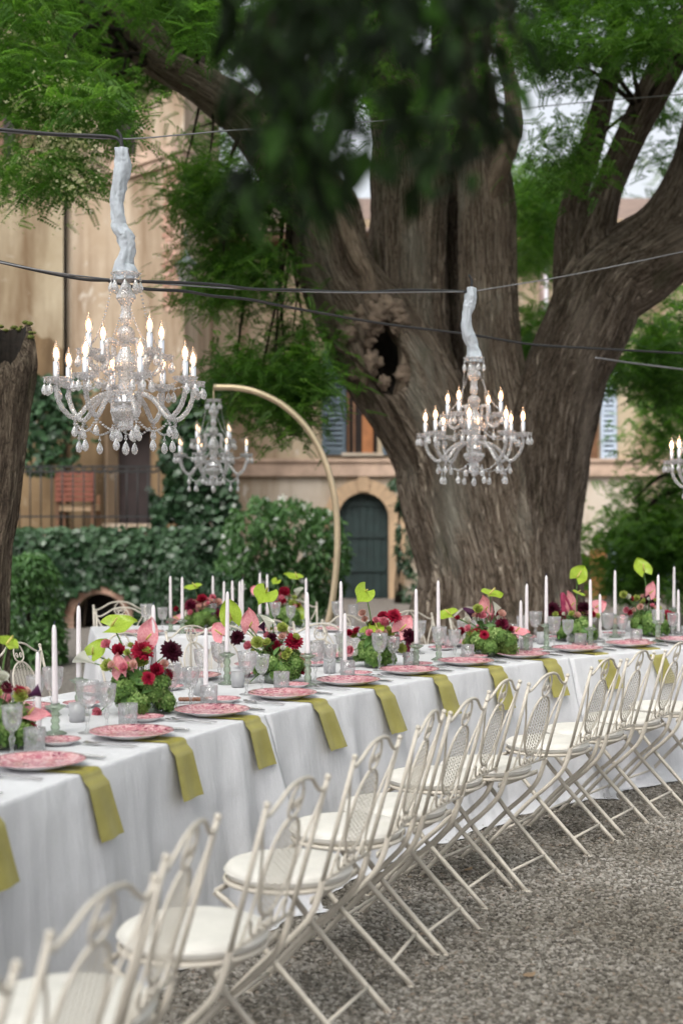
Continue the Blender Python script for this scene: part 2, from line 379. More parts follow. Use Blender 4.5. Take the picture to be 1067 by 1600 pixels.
def leaf_mesh(name, pos, rot, scl, tint, template, mat):
    """numpy: copies of a template of quads (q,4,3) at pos (n,3) with rotation (n,3,3), scale (n,)"""
    n = len(pos); q = template.shape[0]; T = template.reshape(-1, 3)
    V = np.einsum('nij,kj->nki', rot, T) * scl[:, None, None] + pos[:, None, :]
    V = V.reshape(-1, 3).astype(np.float32); nv = len(V); nf = n * q
    me = bpy.data.meshes.new(name); me.vertices.add(nv); me.vertices.foreach_set('co', V.ravel())
    me.loops.add(nf * 4); me.loops.foreach_set('vertex_index', np.arange(nf * 4, dtype=np.int32))
    me.polygons.add(nf); me.polygons.foreach_set('loop_start', np.arange(0, nf * 4, 4, dtype=np.int32))
    try: me.polygons.foreach_set('loop_total', np.full(nf, 4, dtype=np.int32))
    except Exception: pass
    at = me.attributes.new('tint', 'FLOAT', 'POINT')
    tv = np.repeat(tint, q * 4) + np.repeat(nrg.normal(0, .1, n * q), 4)
    at.data.foreach_set('value', np.clip(tv, 0, 1).astype(np.float32))
    me.materials.append(MATS[mat]); me.update(); me.validate(); return me
def rand_rot(n, droop=None):
    """random frames; with droop the leaf's long axis (+Y of the template) points outward and down"""
    if droop is None:
        a = nrg.normal(size=(n, 3)); b = nrg.normal(size=(n, 3))
    else:
        th = nrg.uniform(0, 2 * np.pi, n); dz = nrg.normal(droop, .35, n)
        a = np.stack([np.cos(th), np.sin(th), dz], 1); b = np.stack([nrg.normal(0, .4, n), nrg.normal(0, .4, n), np.ones(n)], 1)
    a /= np.linalg.norm(a, axis=1, keepdims=True)
    c = np.cross(a, b); c /= np.linalg.norm(c, axis=1, keepdims=True); d = np.cross(c, a)
    return np.stack([c, a, d], 2)
def pinnate(pairs=8, L=.2, l=.042, w=.019):
    qs = []
    for i in range(pairs + 1):
        y = L * (.18 + .82 * i / pairs); s = l * (1 - .25 * i / pairs); dz = -.12 * L * (i / pairs) ** 2
        dirs = [(1, .45), (-1, .45)] if i < pairs else [(0, 1)]
        for dx, dy in dirs:
            d = np.array([dx, dy, -.25]); d /= np.linalg.norm(d); p = np.array([0, y, dz]); sd = np.array([-d[1], d[0], 0.0]); sd /= np.linalg.norm(sd)
            up = np.array([0, 0, .12 * s])
            qs.append([p, p + d * s * .5 + sd * w * .5 + up, p + d * s, p + d * s * .5 - sd * w * .5 + up])
    return np.array(qs)
def simple_leaf(L=.08, w=.034):
    q = [[(0, 0, 0), (w * .5, L * .35, .006), (w * .32, L * .75, .0), (0, L * .55, -.004)], [(0, 0, 0), (0, L * .55, -.004), (-w * .32, L * .75, 0), (-w * .5, L * .35, .006)],
         [(0, L * .55, -.004), (w * .32, L * .75, 0), (0, L, -.012), (-w * .32, L * .75, 0)]]
    return np.array(q, dtype=float)
PIN = pinnate(8, .19, .036, .0165); PIN_S = pinnate(6, .16, .045, .022); LEAF = simple_leaf(); IVY = np.array([[(0, 0, 0), (.045, .02, .004), (.02, .075, -.004), (0, .05, -.002)], [(0, 0, 0), (0, .05, -.002), (-.02, .075, -.004), (-.045, .02, .004)]], dtype=float)
FLORET = np.array([[(0, 0, 0), (.011, .004, .003), (.012, .012, .002), (.004, .011, .003)]], dtype=float)
FLORET = np.concatenate([FLORET @ np.array([[math.cos(a), -math.sin(a), 0], [math.sin(a), math.cos(a), 0], [0, 0, 1]]) for a in (0, math.pi / 2, math.pi, 1.5 * math.pi)])

def in_poly(p, poly):
    x, y = p; c = False; j = len(poly) - 1
    for i in range(len(poly)):
        if (poly[i][1] > y) != (poly[j][1] > y) and x < (poly[j][0] - poly[i][0]) * (y - poly[i][1]) / (poly[j][1] - poly[i][1]) + poly[i][0]: c = not c
        j = i
    return c
def scatter(poly, n, Y0, Y1):
    us = [p[0] for p in poly]; vs = [p[1] for p in poly]; out = []; g = 0
    while len(out) < n and g < n * 40:
        g += 1; u = rng.uniform(min(us), max(us)); v = rng.uniform(min(vs), max(vs))
        if in_poly((u, v), poly): out.append(PY(u, v, rng.uniform(Y0, Y1)))
    return out
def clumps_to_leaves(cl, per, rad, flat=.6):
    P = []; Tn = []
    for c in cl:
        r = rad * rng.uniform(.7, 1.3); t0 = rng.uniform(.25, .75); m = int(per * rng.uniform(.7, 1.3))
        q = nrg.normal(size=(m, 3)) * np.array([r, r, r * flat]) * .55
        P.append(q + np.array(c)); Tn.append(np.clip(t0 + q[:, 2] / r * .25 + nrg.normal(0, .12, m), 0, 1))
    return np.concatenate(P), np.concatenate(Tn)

# ------------------------------------------------------------------ ground
mb = MB(); mb.v = [Vector(p) for p in ((-300, -60, 0), (300, -60, 0), (300, 400, 0), (-300, 400, 0))]; mb.face((0, 1, 2, 3))
ground = struct(part('ground', mb, 'gravel_ground', None, False))

# table line: near edge through the hanging napkins, read off at table height
TZ = .77
_nu = [118, 258, 383, 484, 578, 670, 759, 850, 930, 1002]; _nv = [1212, 1163, 1125, 1098, 1076, 1058, 1045, 1035, 1024, 1014]
_pts = [PZ(u, v, TZ) for u, v in zip(_nu, _nv)]
_kx = np.polyfit(range(10), [p.x for p in _pts], 3); _ky = np.polyfit(range(10), [p.y for p in _pts], 2)
def E(k):
    if k < 0:
        e0, d = E(0), (E(.25) - E(0)) / .25; return e0 + d * k
    if k > 9.5:
        e0, d = E(9.5), (E(9.5) - E(9.25)) / .25; return e0 + d * (k - 9.5)
    return Vector((float(np.polyval(_kx, k)), float(np.polyval(_ky, k)), 0))
def TN(k):
    d = (E(k + .05) - E(k - .05)).normalized(); return d, Vector((-d.y, d.x, 0))
WID = 1.15
def W(k, t=0, n=0, z=0):
    d, m = TN(k); p = E(k) + d * t + m * n; return Vector((p.x, p.y, z))
def ang(k): d, _ = TN(k); return math.atan2(d.y, d.x)

# gravel stones (geometry-node instances of one pebble on a cloud of points)
gp = []
while len(gp) < 125000:
    y = rng.uniform(3.9, 12.0); xr = .27 * y + .9; x = rng.uniform(-1.6, xr)
    if y > 4 and x < np.interp(y, [4.2, 6, 7.2, 8.5, 12], [-1.3, -.6, .0, 1.2, 4.0]) - .1: continue
    if rng.random() > min(1, (7.5 / y) ** 1.3): continue
    gp.append((x, y, rng.uniform(-.004, .004)))
gme = bpy.data.meshes.new('gravel_stones'); gme.from_pydata(gp, [], [])
gp = None
grav = link('gravel_stones', gme); grav['kind'] = 'stuff'; tag(grav, 'loose grey and brown gravel stones covering the courtyard', 'gravel')
ng = bpy.data.node_groups.new('gravel', 'GeometryNodeTree'); ng.interface.new_socket('Geometry', in_out='INPUT', socket_type='NodeSocketGeometry'); ng.interface.new_socket('Geometry', in_out='OUTPUT', socket_type='NodeSocketGeometry')
gi = ng.nodes.new('NodeGroupInput'); go = ng.nodes.new('NodeGroupOutput'); ico = ng.nodes.new('GeometryNodeMeshIcoSphere'); ico.inputs['Radius'].default_value = 1; ico.inputs['Subdivisions'].default_value = 1
iop = ng.nodes.new('GeometryNodeInstanceOnPoints'); rr_ = ng.nodes.new('FunctionNodeRandomValue'); rr_.data_type = 'FLOAT_VECTOR'; rr_.inputs[0].default_value = (-.5, -.5, 0); rr_.inputs[1].default_value = (.5, .5, 6.28)
rs_ = ng.nodes.new('FunctionNodeRandomValue'); rs_.data_type = 'FLOAT_VECTOR'; rs_.inputs[0].default_value = (.0045, .004, .003); rs_.inputs[1].default_value = (.0175, .013, .0088); rs_.inputs['Seed'].default_value = 5
sm = ng.nodes.new('GeometryNodeSetMaterial'); sm.inputs['Material'].default_value = MATS['pebble']
ng.links.new(ico.outputs['Mesh'], sm.inputs['Geometry']); ng.links.new(gi.outputs[0], iop.inputs['Points']); ng.links.new(sm.outputs[0], iop.inputs['Instance'])
ng.links.new(rr_.outputs[0], iop.inputs['Rotation']); ng.links.new(rs_.outputs[0], iop.inputs['Scale']); ng.links.new(iop.outputs[0], go.inputs[0])
grav.modifiers.new('stones', 'NODES').node_group = ng; gme.materials.append(MATS['pebble'])

# ------------------------------------------------------------------ buildings
def wall_holes(mb, x0, x1, z0, z1, holes, depth=.3):
    """front face in the XZ plane at y=0 facing -Y, with openings (xa,xb,za,zb,arched) that have reveals"""
    xs = sorted({x0, x1, *[h[0] for h in holes], *[h[1] for h in holes]}); zs = sorted({z0, z1, *[h[2] for h in holes], *[h[3] for h in holes]})
    def q(a, b, c, d):
        b0 = len(mb.v); mb.v += [Vector(a), Vector(b), Vector(c), Vector(d)]; mb.face((b0, b0 + 1, b0 + 2, b0 + 3))
    for i in range(len(xs) - 1):
        for j in range(len(zs) - 1):
            cx, cz = (xs[i] + xs[i + 1]) / 2, (zs[j] + zs[j + 1]) / 2
            if any(h[0] < cx < h[1] and h[2] < cz < h[3] for h in holes): continue
            q((xs[i], 0, zs[j]), (xs[i + 1], 0, zs[j]), (xs[i + 1], 0, zs[j + 1]), (xs[i], 0, zs[j + 1]))
    for xa, xb, za, zb, ar in holes:
        D = depth; r = (xb - xa) / 2; zt = zb - r if ar else zb; cx = (xa + xb) / 2
        q((xa, 0, za), (xa, D, za), (xa, D, zt), (xa, 0, zt)); q((xb, D, za), (xb, 0, za), (xb, 0, zt), (xb, D, zt)); q((xa, 0, za), (xb, 0, za), (xb, D, za), (xa, D, za))
        if not ar: q((xa, D, zb), (xb, D, zb), (xb, 0, zb), (xa, 0, zb)); continue
        A = [(cx - r * math.cos(math.pi * i / 20), zt + r * math.sin(math.pi * i / 20)) for i in range(21)]
        for i in range(20):
            (ax, az), (bx, bz) = A[i], A[i + 1]
            q((ax, 0, az), (bx, 0, bz), (bx, 0, zb), (ax, 0, zb)); q((ax, D, az), (bx, D, bz), (bx, 0, bz), (ax, 0, az))
def louvre_shutter(parent, x, y, z0, z1, w, mat, lm=None, n=None):
    f = MB()
    for a, b, c, d in ((x, x + .06, z0, z1), (x + w - .06, x + w, z0, z1), (x + .06, x + w - .06, z0, z0 + .09), (x + .06, x + w - .06, z1 - .09, z1), (x + .06, x + w - .06, (z0 + z1) / 2 - .04, (z0 + z1) / 2 + .04)):
        f.box((a, y - .045, c), (b, y, d))
    bk = MB(); bk.box((x + .05, y - .006, z0 + .05), (x + w - .05, y - .003, z1 - .05))
    sh = part('shutter', f, mat, parent, False); part('shutter_back', bk, 'shutter_dark', sh, False)
    n = n or int((z1 - z0) / .10); lmb = MB(); lmb.box((0, -.004, -.038), (w - .13, .004, .038)); lme = lmb.mesh('slat', lm or mat, False)
    for i in range(n):
        z = z0 + .13 + (z1 - z0 - .26) * i / (n - 1)
        if abs(z - (z0 + z1) / 2) < .07: continue
        link('slat', lme, sh, (x + .065, y - .024, z), (R(-38), 0, 0))
    return sh

# rear facade, square to the view
FY = 27.0; fk = F / FY
def fx(u): return (u - U0) / fk
def fz(v): return HC - (v - V0) / fk
fac = thing('villa', 'ochre plaster villa with blue shuttered window and green arched door behind the great tree', 'house', (0, FY, 0))
door = (fx(528), fx(607), 0, fz(770), True); win = (fx(540), fx(590), fz(708), fz(545), False); win2 = (fx(905), fx(938), fz(720), fz(575), False); door2 = (fx(893), fx(924), 0, fz(864), True); win3 = (fx(976), fx(1038), 0, fz(850), False)
mb = MB(); wall_holes(mb, fx(250), 11, fz(742), 7.2, [win, win2], .35); part('upper_wall', mb, 'plaster_facade', fac, False)
mb = MB(); wall_holes(mb, fx(250), 11, -.3, fz(742), [door, door2, win3], .4); part('ground_floor_wall', mb, 'plaster_plinth', fac, False)
mb = MB(); mb.box((fx(250), -.10, fz(744)), (11, .05, fz(722))); mb.box((fx(250), -.14, fz(722)), (11, .05, fz(717))); part('string_course', mb, 'string_course', fac, False)
mb = MB()   # stone surround of the arched door
xa, xb, za, zb, _ = door; r = (xb - xa) / 2; cx = (xa + xb) / 2; zt = zb - r
for i in range(14):
    a0, a1 = math.pi * i / 14 + .008, math.pi * (i + 1) / 14 - .008; b0 = len(mb.v)
    for y in (-.06, .04):
        for rr, aa in ((r, a0), (r + .26, a0), (r + .26, a1), (r, a1)): mb.v.append(Vector((cx - rr * math.cos(aa), y, zt + rr * math.sin(aa))))
    for f in ((0, 1, 2, 3), (7, 6, 5, 4), (0, 4, 5, 1), (1, 5, 6, 2), (2, 6, 7, 3), (3, 7, 4, 0)): mb.face([b0 + j for j in f])
mb.box((xb, -.06, -.2), (xb + .30, .04, zt)); mb.box((xa - .26, -.06, -.2), (xa, .04, zt)); mb.box((cx - .1, -.09, zb + .02), (cx + .1, .02, fz(745)))
part('door_surround', mb, 'stone_trim', fac, False)
mb = MB()
for i in range(7):   # boarded leaf
    x0, x1 = xa + (xb - xa) * i / 7 + .006, xa + (xb - xa) * (i + 1) / 7 - .006; mx = (x0 + x1) / 2; mb.box((x0, .16, 0), (x1, .2, zt + math.sqrt(max(.01, r * r - (mx - cx) ** 2))))
mb.box((xa, .2, 0), (xb, .23, zb)); dr = part('door', mb, 'door_green', fac, False)
for z in (.5, 1.15, 1.75): mb = MB(); mb.box((xa + .04, .13, z), (xb - .04, .157, z + .1)); part('door_batten', mb, 'door_green', dr, False)
mb = MB(); mb.box((win[0], .3, win[2]), (win[1], .33, win[3])); wn = part('window', mb, 'dark_room', fac, False)
mb = MB(); mb.box((fx(566), .18, win[2]), (fx(583), .26, win[3])); part('window_frame', mb, 'wood_orange', wn, False)
mb = MB(); mb.box((fx(542), .2, win[2]), (fx(546), .27, win[3])); mb.box((fx(552), .2, win[2]), (fx(555), .27, win[3])); part('window_post', mb, 'wood_brown', wn, False)
mb = MB(); mb.box((fx(566), .15, fz(645)), (fx(583), .175, fz(641))); part('glazing_bar', mb, 'wood_brown', wn, False)
mb = MB(); mb.box((win[0] - .08, -.16, win[2] - .06), (win[1] + .1, .1, win[2])); part('window_sill', mb, 'plaster_plinth', fac, False)
louvre_shutter(fac, fx(503), -.02, fz(711), fz(548), fx(540) - fx(503), 'shutter_blue'); louvre_shutter(fac, fx(597), -.02, fz(711), fz(548), .42, 'shutter_blue')
mb = MB(); mb.box((win2[0], .3, win2[2]), (win2[1], .33, win2[3])); part('window', mb, 'wood_brown', fac, False)
louvre_shutter(fac, fx(937), -.02, fz(719), fz(573), fx(962) - fx(937), 'shutter_pale', 'shutter_pale')
mb = MB(); mb.box((door2[0], .3, 0), (door2[1], .34, door2[3])); part('door', mb, 'wood_brown', fac, False)
mb = MB(); mb.box((fx(921), -.08, -.2), (fx(945), .02, fz(858))); part('pilaster', mb, 'wood_orange', fac, False)
mb = MB(); mb.box((win3[0], .3, 0), (win3[1], .34, win3[3])); part('window', mb, 'dark_room', fac, False)
louvre_shutter(fac, fx(946), -.02, .05, fz(845), fx(976) - fx(946), 'shutter_dark', 'shutter_blue'); louvre_shutter(fac, fx(1037), -.02, .05, fz(848), fx(1056) - fx(1037), 'shutter_blue', 'shutter_pale')
mb = MB(); mb.tube([(fx(846), -.08, fz(520)), (fx(846), -.08, 6.6)], .06, 8); part('drain_pipe', mb, 'pipe', fac)
mb = MB(); mb.tube([(fx(851), -.09, fz(560)), (fx(851), -.09, 6.3)], .05, 8); part('drain_pipe', mb, 'white_pipe', fac)
mb = MB(); mb.box((fx(250), -.5, 6.7), (11, .3, 6.85)); part('eaves', mb, 'wood_brown', fac, False)
mb = MB(); b = len(mb.v); mb.v += [Vector(p) for p in ((fx(250), -.55, 6.86), (11, -.55, 6.86), (11, 4.5, 8.6), (fx(250), 4.5, 8.6))]; mb.face((b, b + 1, b + 2, b + 3)); part('roof', mb, 'roof_tile', fac, False)
mb = MB(); mb.box((fx(250), .45, -.3), (11, 4.5, 7.2)); part('body', mb, 'dark_room', fac, False)

# corner house on the left, its wall running away from the brick quoin
hA = PY(288, 800, 22.0); hB = PY(104, 800, 24.5); hdir = Vector((hA.x - hB.x, hA.y - hB.y, 0)); hl = hdir.length; hang = math.atan2(hdir.y, hdir.x)
hs = thing('corner_house', 'tall plaster house with brick corner and brick band behind the iron balcony railing', 'house', (hB.x, hB.y, 0), hang)
def hpos(u):   # distance along the wall where the sight line of column u meets it
    s = (u - U0) / F; return (s * hB.y - hB.x) / (math.cos(hang) - s * math.sin(hang))
def hz(u, v): x = hpos(u); return HC - (v - V0) / F * (hB.y + x * math.sin(hang))
dh = (hpos(168), hpos(236), hz(200, 818), hz(200, 672), False); wh = (hpos(164), hpos(212), hz(190, 248), hz(190, 120), False)
mb = MB(); wall_holes(mb, 0, hl, -.2, 13, [dh, wh], .3); part('wall', mb, 'plaster_house', hs, False)
mb = MB(); mb.box((dh[0], .22, dh[2]), (dh[1], .26, dh[3])); part('door', mb, 'brown_door', hs, False)
mb = MB(); mb.box((dh[0] - .05, -.06, dh[2] - .12), (dh[1] + .05, .2, dh[2])); part('door_step', mb, 'plaster_plinth', hs, False)
mb = MB(); mb.box((wh[0], .22, wh[2]), (wh[1], .26, wh[3])); part('window', mb, 'brown_door', hs, False)
mb = MB(); z = hz(283, 238); mb.box((.0, -.09, z - .02), (hl + .09, .1, z + .16)); mb.box((0, -.05, z - .16), (hl + .05, .1, z - .02)); part('brick_band', mb, 'string_course', hs, False)
def shade_band(x0, x1, z0, z1, skip, seed):  # ragged-topped wall band whose colour carries stains and painted terrace shade
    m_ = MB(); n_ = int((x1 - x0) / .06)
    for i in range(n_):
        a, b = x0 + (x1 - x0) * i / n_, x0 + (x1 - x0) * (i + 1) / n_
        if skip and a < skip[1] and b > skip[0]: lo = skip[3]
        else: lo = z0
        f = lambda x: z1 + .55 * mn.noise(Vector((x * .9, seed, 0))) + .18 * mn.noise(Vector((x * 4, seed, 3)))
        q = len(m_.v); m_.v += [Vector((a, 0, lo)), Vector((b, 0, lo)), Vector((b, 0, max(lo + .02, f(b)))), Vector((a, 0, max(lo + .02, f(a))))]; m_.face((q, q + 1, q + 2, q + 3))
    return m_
part('stain_shade_band', shade_band(.0, hl - .02, 1.2, hz(200, 600), dh, 3), 'plaster_stain_shade', hs, False, loc=(0, -.012, 0))
mb = MB(); wall_holes(mb, 0, 6.5, -.2, 13, []); part('side_wall', mb, 'plaster_house', hs, False, loc=(hl, 0, 0), rot=(0, 0, R(90) - hang))
bw = MB(); bw.box((-.12, -.02, -.032), (.12, .05, .032)); bme = bw.mesh('brick', 'brick', False)
z = hz(280, 480)
row = 0
while z < hz(280, 245):
    for c in range(2):
        w = rng.choice((.75, 1.0, 1.05)); link('brick', bme, hs, (hl - .125 - c * .25 - (row % 2) * .06, rng.uniform(-.008, .006), z), (0, 0, rng.uniform(-.02, .02)), (w, 1, rng.uniform(.9, 1.05)))
    z += .078; row += 1
# wing further left
wg = thing('side_wing', 'stained ochre house wing with small dark window beside the corner house', 'house', (hB.x, hB.y - .25, 0))
wz = lambda v: HC - (v - V0) / F * (hB.y - .25)
wx = lambda u: (u - U0) / F * (hB.y - .25) - hB.x
mb = MB(); wwin = (wx(-30), wx(36), wz(245), wz(150), False); wall_holes(mb, -6, 0, -.2, 13, [wwin], .3); part('wall', mb, 'plaster_wing', wg, False)
part('stain_shade_band', shade_band(-6, -.01, 1.0, wz(545), None, 8), 'plaster_stain_shade', wg, False, loc=(0, -.012, 0))
mb = MB(); mb.box((wwin[0], .24, wwin[2]), (wwin[1], .27, wwin[3])); wn = part('window', mb, 'wood_brown', wg, False)
mb = MB(); mb.box((wx(2), .18, wwin[2]), (wx(20), .235, wwin[3])); part('shutter', mb, 'brown_door', wn, False)
mb = MB(); mb.box((-6, .4, -.2), (-.05, 4, 13)); part('body', mb, 'dark_room', wg, False)

# lantern on the corner
lp = PY(291, 420, 21.6); lt = thing('wall_lantern', 'black iron lantern with pale glass on the brick house corner', 'lantern', lp)
mb = MB(); mb.lathe([(.09, -.22), (.16, .06)], 6); part('lantern_glass', mb, 'frosted', lt, False)
mb = MB(); mb.lathe([(.19, .06), (.16, .1), (.05, .2), (.02, .28)], 6); mb.lathe([(.05, -.26), (.095, -.22)], 6)
for j in range(6):
    a = 2 * math.pi * j / 6; mb.tube([(.092 * math.cos(a), .092 * math.sin(a), -.22), (.163 * math.cos(a), .163 * math.sin(a), .06)], .008, 4)
part('lantern_frame', mb, 'lantern_iron', lt, False)
mb = MB(); mb.tube(catmull([(0, 0, .28), (0, .05, .5), (-.05, .2, .62), (-.1, .45, .6)], 6), .014, 6); part('bracket', mb, 'lantern_iron', lt)

# terrace: retaining wall with ivy, brick niche, railing, wicker chair
TY = 20.0; tk = F / TY
def tx(u): return (u - U0) / tk
def tz(v): return HC - (v - V0) / tk
ter = thing('terrace_wall', 'low retaining wall under the balcony railing with round brick niche, smothered in ivy', 'wall', (0, TY, 0))
nr = 40 / tk; ncx, ncz = tx(157), tz(968)
mb = MB(); wall_holes(mb, tx(-120), tx(352), -.2, tz(838), [(ncx - nr, ncx + nr, 0.0, ncz + nr, True)], .6); mb.box((tx(-120), .6, -.2), (tx(352), 2.6, tz(840))); part('wall', mb, 'plaster_wing', ter, False)
mb = MB(); mb.box((ncx - nr, .5, 0), (ncx + nr, .55, ncz + nr)); part('niche_back', mb, 'dark_room', ter, False)
vb = MB(); vb.box((0, -.05, -.028), (.13, .1, .028)); vme = vb.mesh('brick', 'brick', False)
for i in range(22):
    a = math.pi * (i + .5) / 22; link('brick', vme, ter, (ncx + (nr + .005) * math.cos(a), 0, ncz + (nr + .005) * math.sin(a)), (0, -a, 0))
for sx in (-1, 1):
    for j in range(5): link('brick', vme, ter, (ncx + sx * nr, 0, ncz - .04 - j * .066), (0, 0 if sx > 0 else math.pi, 0))
mb = MB(); mb.tube([(ncx - .3, .3, .0), (ncx + .3, .3, ncz + .25)], .012, 6); mb.tube([(ncx - .3, .32, ncz + .25), (ncx + .3, .32, .0)], .012, 6); part('niche_bars', mb, 'rail_iron', ter)
ral = thing('balcony_railing', 'dark iron balcony railing with scrolls along the top of the ivy wall', 'railing', (0, TY + .25, tz(838)))
rh = tz(728) - tz(838); x0, x1 = tx(-60), tx(245)
for z in (rh, rh * .93, rh * .28, .06):
    mb = MB(); mb.box((x0, -.012, z - .012), (x1, .012, z + .012)); part('rail', mb, 'rail_iron', ral, False)
bm_ = MB(); bm_.tube([(0, 0, 0), (0, 0, rh)], .010, 6); bme2 = bm_.mesh('baluster', 'rail_iron'); rm_ = MB(); rm_.tube([(.05 * math.cos(i / 10 * 6.283), 0, .05 * math.sin(i / 10 * 6.283)) for i in range(11)], .008, 5); rme2 = rm_.mesh('scroll_ring', 'rail_iron')
n = int((x1 - x0) / .15)
for i in range(n + 1):
    link('baluster', bme2, ral, (x0 + (x1 - x0) * i / n, 0, 0)); 
    if i < n: link('scroll_ring', rme2, ral, (x0 + (x1 - x0) * (i + .5) / n, 0, rh * .965 - .04 + .03))
tc_ = thing('terrace_chair', 'red brown terrace armchair behind the balcony railing', 'chair', (tx(100), TY + 1.1, tz(838)))
mb = MB(); mb.box((-.28, -.25, .36), (.28, .3, .46)); part('seat', mb, 'stone_trim', tc_, False)
mb = MB()
for i in range(6): mb.box((-.28, -.31, .5 + i * .075), (.28, -.27, .56 + i * .075))
part('backrest', mb, 'terracotta', tc_, False)
for sx in (-.26, .26):
    for sy in (-.24, .26):
        mb = MB(); mb.box((sx - .025, sy - .025, 0), (sx + .025, sy + .025, .6 if sy > 0 else .95)); part('leg', mb, 'wood_brown', tc_, False)

# ------------------------------------------------------------------ ivy and shrubs
def foliage_cards(name, pts, tints, tmpl, mat, scale, parent=None, facing=None, spread=.6):
    n = len(pts); P = np.array(pts)
    if facing is None: Rm = rand_rot(n)
    else:
        d = np.array(facing) + nrg.normal(0, spread, (n, 3)); d /= np.linalg.norm(d, axis=1, keepdims=True)
        a = np.stack([nrg.normal(0, .6, n), nrg.normal(0, .3, n), -np.ones(n)], 1); a -= d * (a * d).sum(1, keepdims=True); a /= np.linalg.norm(a, axis=1, keepdims=True)
        Rm = np.stack([np.cross(a, d), a, d], 2)
    me = leaf_mesh(name, P, Rm, nrg.uniform(.7, 1.3, n) * scale, np.array(tints), tmpl, mat); return link(name, me, parent)
def fbm(x, y, z=0): return mn.noise(Vector((x, y, z)))
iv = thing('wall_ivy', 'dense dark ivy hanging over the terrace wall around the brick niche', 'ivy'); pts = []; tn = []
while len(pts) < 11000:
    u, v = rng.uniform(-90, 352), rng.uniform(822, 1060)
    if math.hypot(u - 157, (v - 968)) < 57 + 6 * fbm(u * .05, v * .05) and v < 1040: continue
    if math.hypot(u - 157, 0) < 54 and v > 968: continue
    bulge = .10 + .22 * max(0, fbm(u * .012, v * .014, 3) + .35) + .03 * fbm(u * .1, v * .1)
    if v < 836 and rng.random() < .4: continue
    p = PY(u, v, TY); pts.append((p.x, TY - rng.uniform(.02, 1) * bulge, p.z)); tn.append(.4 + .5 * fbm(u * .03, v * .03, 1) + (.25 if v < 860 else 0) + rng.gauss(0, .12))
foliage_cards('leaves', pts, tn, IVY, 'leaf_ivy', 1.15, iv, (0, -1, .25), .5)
mb = MB()
for i in range(10):
    u0 = rng.uniform(0, 330); mb.tube(catmull([PY(u0 + 6 * rng.random() * j, 1060 - 40 * j, TY - .03) for j in range(6)], 3), .012, 5)
part('vines', mb, 'bark_twig', iv)
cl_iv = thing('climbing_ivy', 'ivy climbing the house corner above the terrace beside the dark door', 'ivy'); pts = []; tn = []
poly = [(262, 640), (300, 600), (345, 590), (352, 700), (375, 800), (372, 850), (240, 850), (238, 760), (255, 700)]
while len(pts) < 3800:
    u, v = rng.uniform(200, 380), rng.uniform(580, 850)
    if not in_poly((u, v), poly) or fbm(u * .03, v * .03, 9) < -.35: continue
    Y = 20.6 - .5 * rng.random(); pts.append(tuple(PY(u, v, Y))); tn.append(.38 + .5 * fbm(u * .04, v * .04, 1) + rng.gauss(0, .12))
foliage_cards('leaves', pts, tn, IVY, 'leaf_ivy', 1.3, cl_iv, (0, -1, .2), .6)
mb = MB(); mb.tube(catmull([PY(300, 1010, 20.7), PY(292, 850, 20.7), PY(300, 740, 20.7), PY(312, 620, 20.7)], 6), [.05, .03, .015], 6, uv=True); part('stem', mb, 'bark_twig', cl_iv)
ci2 = thing('wall_creeper', 'sparse creeper with curved bare stem on the shaded balcony wall', 'creeper'); pts = []; tn = []
for _ in range(900):
    u = rng.gauss(75, 28); v = rng.gauss(650, 60)
    if 585 < v < 740 and u < 165: pts.append(tuple(PY(u, v, 22.9 - .2 * rng.random()))); tn.append(rng.uniform(.2, .7))
foliage_cards('leaves', pts, tn, IVY, 'leaf_ivy', 1.5, ci2, (0, -1, .2), .6)
mb = MB(); mb.tube(catmull([PY(95, 830, 23.2), PY(92, 760, 23.2), PY(65, 700, 23.2), PY(62, 640, 23.2), PY(80, 600, 23.2)], 6), [.035, .02, .012], 6); part('stem', mb, 'bark_twig', ci2)

def shrub(name, label, ell, Y, n, mat, scale, tm=LEAF, blossoms=0, dY=.8):
    """ell: list of (u,v,ru,rv) ellipses filled with leaves mostly near their surface"""
    th = thing(name, label, 'shrub', PY(ell[0][0], V0 + F * HC / Y, Y)); o = th.location; pts = []; tn = []; k = F / Y
    while len(pts) < n:
        u0, v0, ru, rv = rng.choice(ell); d = Vector((rng.gauss(0, 1), rng.gauss(0, 1), rng.gauss(0, 1))).normalized() * rng.uniform(.55, 1.0) ** .5
        if d.y > .55: continue
        u, v = u0 + ru * d.x, v0 - rv * d.z
        if fbm(u * .035, v * .035, Y) < -.42: continue
        p = PY(u, v, Y) + Vector((0, d.y * dY * .7, 0)) - o; pts.append(tuple(p)); tn.append(.42 + .35 * fbm(u * .03, v * .03, 2) + .12 * d.z + rng.gauss(0, .13))
    foliage_cards('leaves', pts, tn, tm, mat, scale, th, (0, -1, .6), .8)
    mb = MB()
    for i in range(7):
        a = PY(rng.uniform(ell[0][0] - ell[0][2] * .3, ell[0][0] + ell[0][2] * .3), V0 + F * HC / Y, Y) - o; e = rng.choice(ell); b = PY(e[0] + rng.uniform(-.5, .5) * e[2], e[1] + rng.uniform(-.3, .3) * e[3], Y) - o
        mb.tube(catmull([a, a.lerp(b, .5) + Vector((rng.uniform(-.1, .1), 0, 0)), b], 4), [.025, .008], 5, uv=True)
    part('stems', mb, 'bark_twig', th)
    if blossoms:
        idx = rng.sample(range(len(pts)), blossoms); q = [(pts[i][0], pts[i][1] - .06, pts[i][2] + .02) for i in idx]
        foliage_cards('blossoms', q, [rng.random() for _ in q], FLORET, 'blossom_white', 2.6, th, (0, -1, .4), .5)
    return th
shrub('jasmine_shrub', 'rounded glossy evergreen shrub dotted with white blossoms beside the green door', [(400, 850, 55, 80), (455, 850, 70, 75), (505, 870, 42, 80), (430, 940, 100, 80), (370, 920, 40, 70)], 19.0, 6500, 'leaf_shrub', 1.25, blossoms=170)
